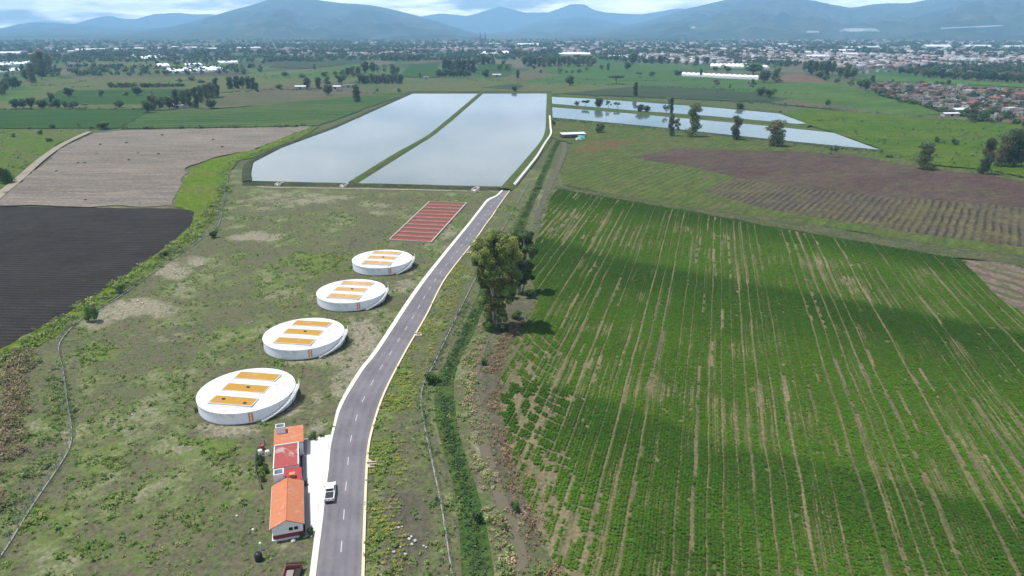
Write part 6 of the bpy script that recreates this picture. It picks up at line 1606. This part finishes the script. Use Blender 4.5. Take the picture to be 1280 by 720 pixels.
TOWN = [([(780, 71), (900, 63), (1290, 66), (1290, 82), (1060, 84), (1010, 80), (960, 78), (880, 80), (830, 78)], .40), ([(640, 52), (900, 54), (1000, 60), (900, 68), (760, 68), (640, 62)], .24), ([(330, 54), (640, 52), (640, 62), (560, 64), (460, 70), (335, 70)], .22), ([(0, 57), (330, 56), (335, 66), (0, 70)], .06), ([(900, 50), (1290, 50), (1290, 64), (1000, 60)], .12)]
rm = [plain('town_' + nm_, c_, .9, .15, .2) for nm_, c_ in (('terracotta', (.19, .105, .09)), ('grey', (.13, .13, .14)), ('white', (.5, .5, .52)), ('brick', (.10, .06, .06)), ('cream', (.28, .25, .24)), ('wall_cream', (.28, .25, .24)), ('wall_white', (.38, .38, .40)), ('wall_brick', (.12, .075, .07)), ('wall_grey', (.16, .155, .165)), ('wall_pink', (.28, .2, .19)))]
X, Y = zone_points(TOWN, 7000, 3); n = len(X)
kp = fbm(X / 200, Y / 260, 3, 90) > .37; X, Y = X[kp], Y[kp]; n = len(X)
dist = np.hypot(X, Y); gsc = 1 + .25 * (dist > 3000)
me = boxes_mesh('far_town', X, Y, RNG.uniform(7, 15, n) * gsc, RNG.uniform(8, 19, n) * gsc, RNG.choice([3.4, 3.6, 6.2, 6.5, 9.0], n), R(20) + RNG.normal(size=n) * .1 + RNG.integers(0, 2, n) * 1.57, rm, RNG.choice([0, 1, 1, 2, 3, 4, 4, 6, 6, 9], n), RNG.choice([5, 6, 6, 7, 8, 9, 5], n))
tag(link('far_town', me), 'distant sprawl of small pale and terracotta buildings on the plain', 'town', None, 'stuff')
X, Y = zone_points([([(1095, 108), (1290, 112), (1290, 152), (1238, 150), (1195, 140), (1150, 129), (1110, 119)], 1)], 0, 4)

# distant woods
WOODS = [([(-20, 60), (330, 57), (330, 76), (-20, 80)], .10), ([(330, 56), (700, 56), (700, 74), (330, 78)], .20), ([(700, 55), (1000, 55), (1290, 58), (1290, 84), (960, 80), (760, 78)], .22), ([(-20, 50), (1300, 50), (1300, 60), (-20, 60)], .26), ([(-20, 76), (330, 70), (330, 92), (-20, 98)], .035), ([(640, 72), (900, 76), (1000, 90), (1290, 92), (1290, 84), (1000, 78), (760, 72)], .065)]
X, Y = zone_points(WOODS, 11000, 6)
kp = fbm(X / 330, Y / 160, 4, 33) > .45; X, Y = X[kp], Y[kp]; n = len(X); dist = np.hypot(X, Y)
hs_ = RNG.uniform(5, 13, n) * (1 + .3 * (dist > 2500)); wd = RNG.uniform(5, 11, n) * (1 + 1.1 * (dist > 2500))
cen = np.stack([X, Y, hs_ * .5], 1); rad = np.stack([wd * .6, wd * .6, hs_ * .5], 1)
t = np.array([[0.05, 0.075, 0.04]]) * (.7 + .6 * RNG.random((n, 1)))
v, tc_ = leaf_quads(cen, rad, 14, np.repeat(wd * .3, 14), RNG, t, .6)
tag(link('distant_woods', np_mesh('distant_woods', v, quads_of(len(v)), [LEAF], tc_)), 'dark green trees scattered through the distant town and plain', 'woods', None, 'stuff')

X, Y = zone_points([(VILL, 1.0)], 900, 12); kp = fbm(X / 40, Y / 40, 3, 44) > .42; X, Y = X[kp], Y[kp]; n = len(X)
hs_ = RNG.uniform(2.5, 6.5, n); wd = RNG.uniform(2.5, 6, n); cen = np.stack([X, Y, hs_ * .5], 1); rad = np.stack([wd * .6, wd * .6, hs_ * .5], 1)
v, tc_ = leaf_quads(cen, rad, 26, np.repeat(wd * .17, 26), RNG, np.array([[0.055, 0.085, 0.035]]) * (.7 + .6 * RNG.random((n, 1))), .6)
tag(link('garden_greenery', np_mesh('garden_greenery', v, quads_of(len(v)), [LEAF], tc_)), 'green garden bushes filling the gaps between the village houses', 'greenery', None, 'stuff')

# ------------------------------------------------------------------ mountains
m, nt, b = new_mat('mountain_forest', .95, .05)
v = coords(nt); f1 = tex_noise(nt, v, 1 / 900, 6, .65); f2 = tex_noise(nt, v, 1 / 220, 5, .7)
col = mix(nt, ramp(nt, f1, .38, .62), (0.018, 0.034, 0.022, 1), (0.05, 0.062, 0.034, 1)); col = mix(nt, ramp(nt, f2, .52, .7), col, (0.095, 0.09, 0.06, 1))
nt.links.new(col, b.inputs['Base Color']); bump(nt, b, f2, .8, 40); MOUNT = m


def mountain(name, sil, Rd, foot, seed, base_y=None, back=.5):
    xs = np.array([p[0] for p in sil], float); ys = np.array([p[1] for p in sil], float)
    nc = 260; x = np.linspace(xs[0], xs[-1], nc)
    # smooth interpolation of the skyline
    yy = np.interp(x, xs, ys); ker = np.hanning(9); ker /= ker.sum(); yy = np.convolve(np.pad(yy, 4, 'edge'), ker, 'valid')
    D = (yy - 360) * CP + FPX * SP; f = FPX * CP - (yy - 360) * SP
    az = np.arctan2(x - 640, FPX * CP + (360 - HORIZON) * SP)
    el_ = -D / np.hypot(f, x - 640)
    nr = 56; V = []
    tt = np.concatenate([np.linspace(0, 1, 38), 1 + np.linspace(0, 1, nr - 37)[1:] * 1.0])
    for t in tt:
        rr = Rd * (foot + (1 - foot) * t) if t <= 1 else Rd * (1 + back * (t - 1))
        X_, Y_ = np.sin(az) * rr, np.cos(az) * rr
        top = CAM_H + el_ * Rd
        s = t if t <= 1 else 2 - t
        pr_ = s ** 1.45 if t <= 1 else s ** 1.2
        nz = (fbm(X_ / (Rd * .055), Y_ / (Rd * .055), 5, seed) - .5)
        rid = (1 - np.abs(fbm(X_ / (Rd * .035), Y_ / (Rd * .09), 4, seed + 5) * 2 - 1)) - .75
        h = top * pr_ + top * (nz * .75 + rid * .6) * np.sin(math.pi * min(1, s)) ** .8 * (.9 if t <= 1 else .3)
        V.append(np.stack([X_, Y_, np.maximum(h, -2.0) + (-8 if t == 0 or t == 2 else 0)], 1))
    V = np.concatenate(V); idx_ = np.arange(len(V)).reshape(nr, nc)
    q_ = np.stack([idx_[:-1, :-1], idx_[:-1, 1:], idx_[1:, 1:], idx_[1:, :-1]], -1).reshape(-1, 4)
    tag(link(name, np_mesh(name, V, q_, [MOUNT], smooth=True)), kind='structure')


mountain('mountain', [(-120, 55), (0, 51), (60, 48), (120, 43), (170, 38.5), (215, 33), (250, 25), (285, 15), (320, 6), (338, 0), (360, -4), (385, -3), (407, 1), (430, 4), (452, 5), (475, 8), (495, 12.5), (532, 22), (570, 34), (600, 43), (630, 50)], 12300, .5, 1)
mountain('mountain', [(690, 46), (740, 39), (775, 33), (810, 26), (835, 18), (855, 11), (890, 3), (915, -3), (950, -7), (985, -4), (1007, 0), (1035, 5.5), (1060, 10), (1085, 5.5), (1105, 4), (1130, 4.5), (1150, 0), (1190, -9), (1240, -14), (1300, -16), (1450, -8)], 13000, .46, 2)
mountain('mountain', [(560, 45), (610, 41), (640, 37), (660, 30), (680, 25), (715, 21.5), (735, 21.5), (760, 26.5), (790, 31), (830, 36), (880, 44)], 16500, .55, 3)
mountain('mountain', [(-220, 40), (-60, 40), (0, 35.5), (25, 30), (47, 27.5), (70, 28.5), (95, 30), (125, 31.5), (165, 33), (240, 37), (330, 44)], 17000, .5, 4, back=.15)
mountain('mountain', [(480, 30), (532, 19.5), (552, 16.5), (585, 20), (605, 14), (625, 8), (640, 11.5), (655, 15.5), (685, 15.5), (702, 9.5), (712, 5), (730, 5.2), (740, 12), (755, 15.5), (770, 16.5), (800, 18), (825, 14), (847, 10), (880, 16), (940, 30)], 19800, .85, 5, back=.06)
mountain('mountain', [(40, 36), (95, 29.5), (125, 21.5), (140, 19.5), (155, 23), (172, 24), (195, 17.5), (225, 16), (245, 18), (265, 17.5), (300, 22), (380, 34)], 20100, .85, 6, back=.05)
mountain('hill', [(885, 46), (905, 41), (920, 36), (935, 31), (945, 32), (955, 37), (970, 38.5), (1000, 38.5), (1020, 42), (1040, 47)], 9500, .8, 7, back=.12)

# white plastic greenhouses standing on the far slopes
from mathutils.bvhtree import BVHTree
bpy.context.view_layer.update(); DG = bpy.context.evaluated_depsgraph_get()
trees_ = [BVHTree.FromObject(o, DG) for o in bpy.data.objects if o.name.split('.')[0] in ('mountain', 'hill')]


def slope_hit(x, y):
    d = P(x, y) - Vector((0, 0, CAM_H)) if y > HORIZON + 2 else Vector(((x - 640), FPX * CP - (y - 360) * SP, -((y - 360) * CP + FPX * SP)))
    d.normalize(); best = None
    for t in trees_:
        h = t.ray_cast(Vector((0, 0, CAM_H)), d)
        if h[0] is not None and (best is None or h[3] < best[3]): best = h
    return best[0] if best else None


for quad, lab in (([(1048, 40), (1100, 40), (1094, 36.2), (1056, 36.2)], 'broad white greenhouse field on the slope of the right mountain'), ([(1176, 37), (1254, 33.2), (1254, 32), (1176, 35.6)], 'long thin white greenhouse strip on the slope of the right mountain'), ([(1008, 41.6), (1024, 41.6), (1023, 39.4), (1009, 39.4)], 'small white greenhouse left of the broad one on the mountain slope'), ([(863, 36), (869, 36), (868, 34), (864, 34)], 'tiny white greenhouse on the lower slope near the dark hill')):
    pts = []
    for j in range(4):
        for i in range(15):
            a_ = Vector(quad[0]).lerp(Vector(quad[1]), i / 14); b2 = Vector(quad[3]).lerp(Vector(quad[2]), i / 14); q_ = a_.lerp(b2, j / 3)
            pts.append(slope_hit(q_.x, q_.y))
    if any(p is None for p in pts): continue
    vs = [(p.x, p.y, p.z + 6) for p in pts] + [(p.x, p.y, p.z - 14) for p in pts]; fs = []
    for j in range(3):
        for i in range(14):
            k = j * 15 + i; fs.append((k, k + 1, k + 16, k + 15))
    rim_ = [i for i in range(15)] + [29, 44, 59] + [58 - i for i in range(14)] + [30, 15]
    for a_, b2 in zip(rim_, rim_[1:] + rim_[:1]): fs.append((a_, 60 + a_, 60 + b2, b2))
    o = MB().add(vs, fs).build('hillside_greenhouse', plain('hill_plastic', (0.26, 0.265, 0.27), .6, .15, .02)); tag(o, lab, 'greenhouse')

# ------------------------------------------------------------------ air
hb = MB(); hb.box(-22000, -3000, -9.5, 22000, 21600, 1400)
hm = bpy.data.materials.new('haze_air'); hm.use_nodes = True; nt = hm.node_tree; nt.nodes.clear()
o_ = N(nt, 'ShaderNodeOutputMaterial'); pv = N(nt, 'ShaderNodeVolumePrincipled')
pv.inputs['Color'].default_value = (0.37, 0.665, 1.0, 1); pv.inputs['Density'].default_value = 0.92e-4; pv.inputs['Anisotropy'].default_value = 0.0
nt.links.new(pv.outputs[0], o_.inputs['Volume'])
tag(hb.build('haze', hm), 'pale blue haze filling the air over the plain', 'haze', None, 'stuff')

LAB = {'ground': 'wide green and brown farmland plain reaching the mountains', 'rough_land': 'rough weedy land around the tanks, road and ditch', 'mountain': 'forested blue mountain ridge on the horizon', 'hill': 'small dark hill in front of the mountains', 'road': 'purple grey asphalt road with white dashes running to the lagoons', 'water': 'calm pale lagoon water reflecting the sky', 'fallow_field': 'bare pinkish grey field with faint furrows', 'embankment': 'grassy earth embankment along the lagoon water', 'maize_soil': 'tan soil of the striped maize field', 'ditch': 'green weedy drainage ditch beside the road', 'pavement': 'narrow white pavement along the left road edge', 'forecourt': 'white concrete forecourt in front of the buildings'}
for o in bpy.data.objects:
    if o.parent is None and o.get('kind'):
        nm = o.name.split('.')[0]
        if not o.get('label'): o['label'] = LAB.get(nm, 'flat ' + nm.replace('_', ' ') + ' in the open farmland')
        if not o.get('category'): o['category'] = nm.replace('_', ' ')
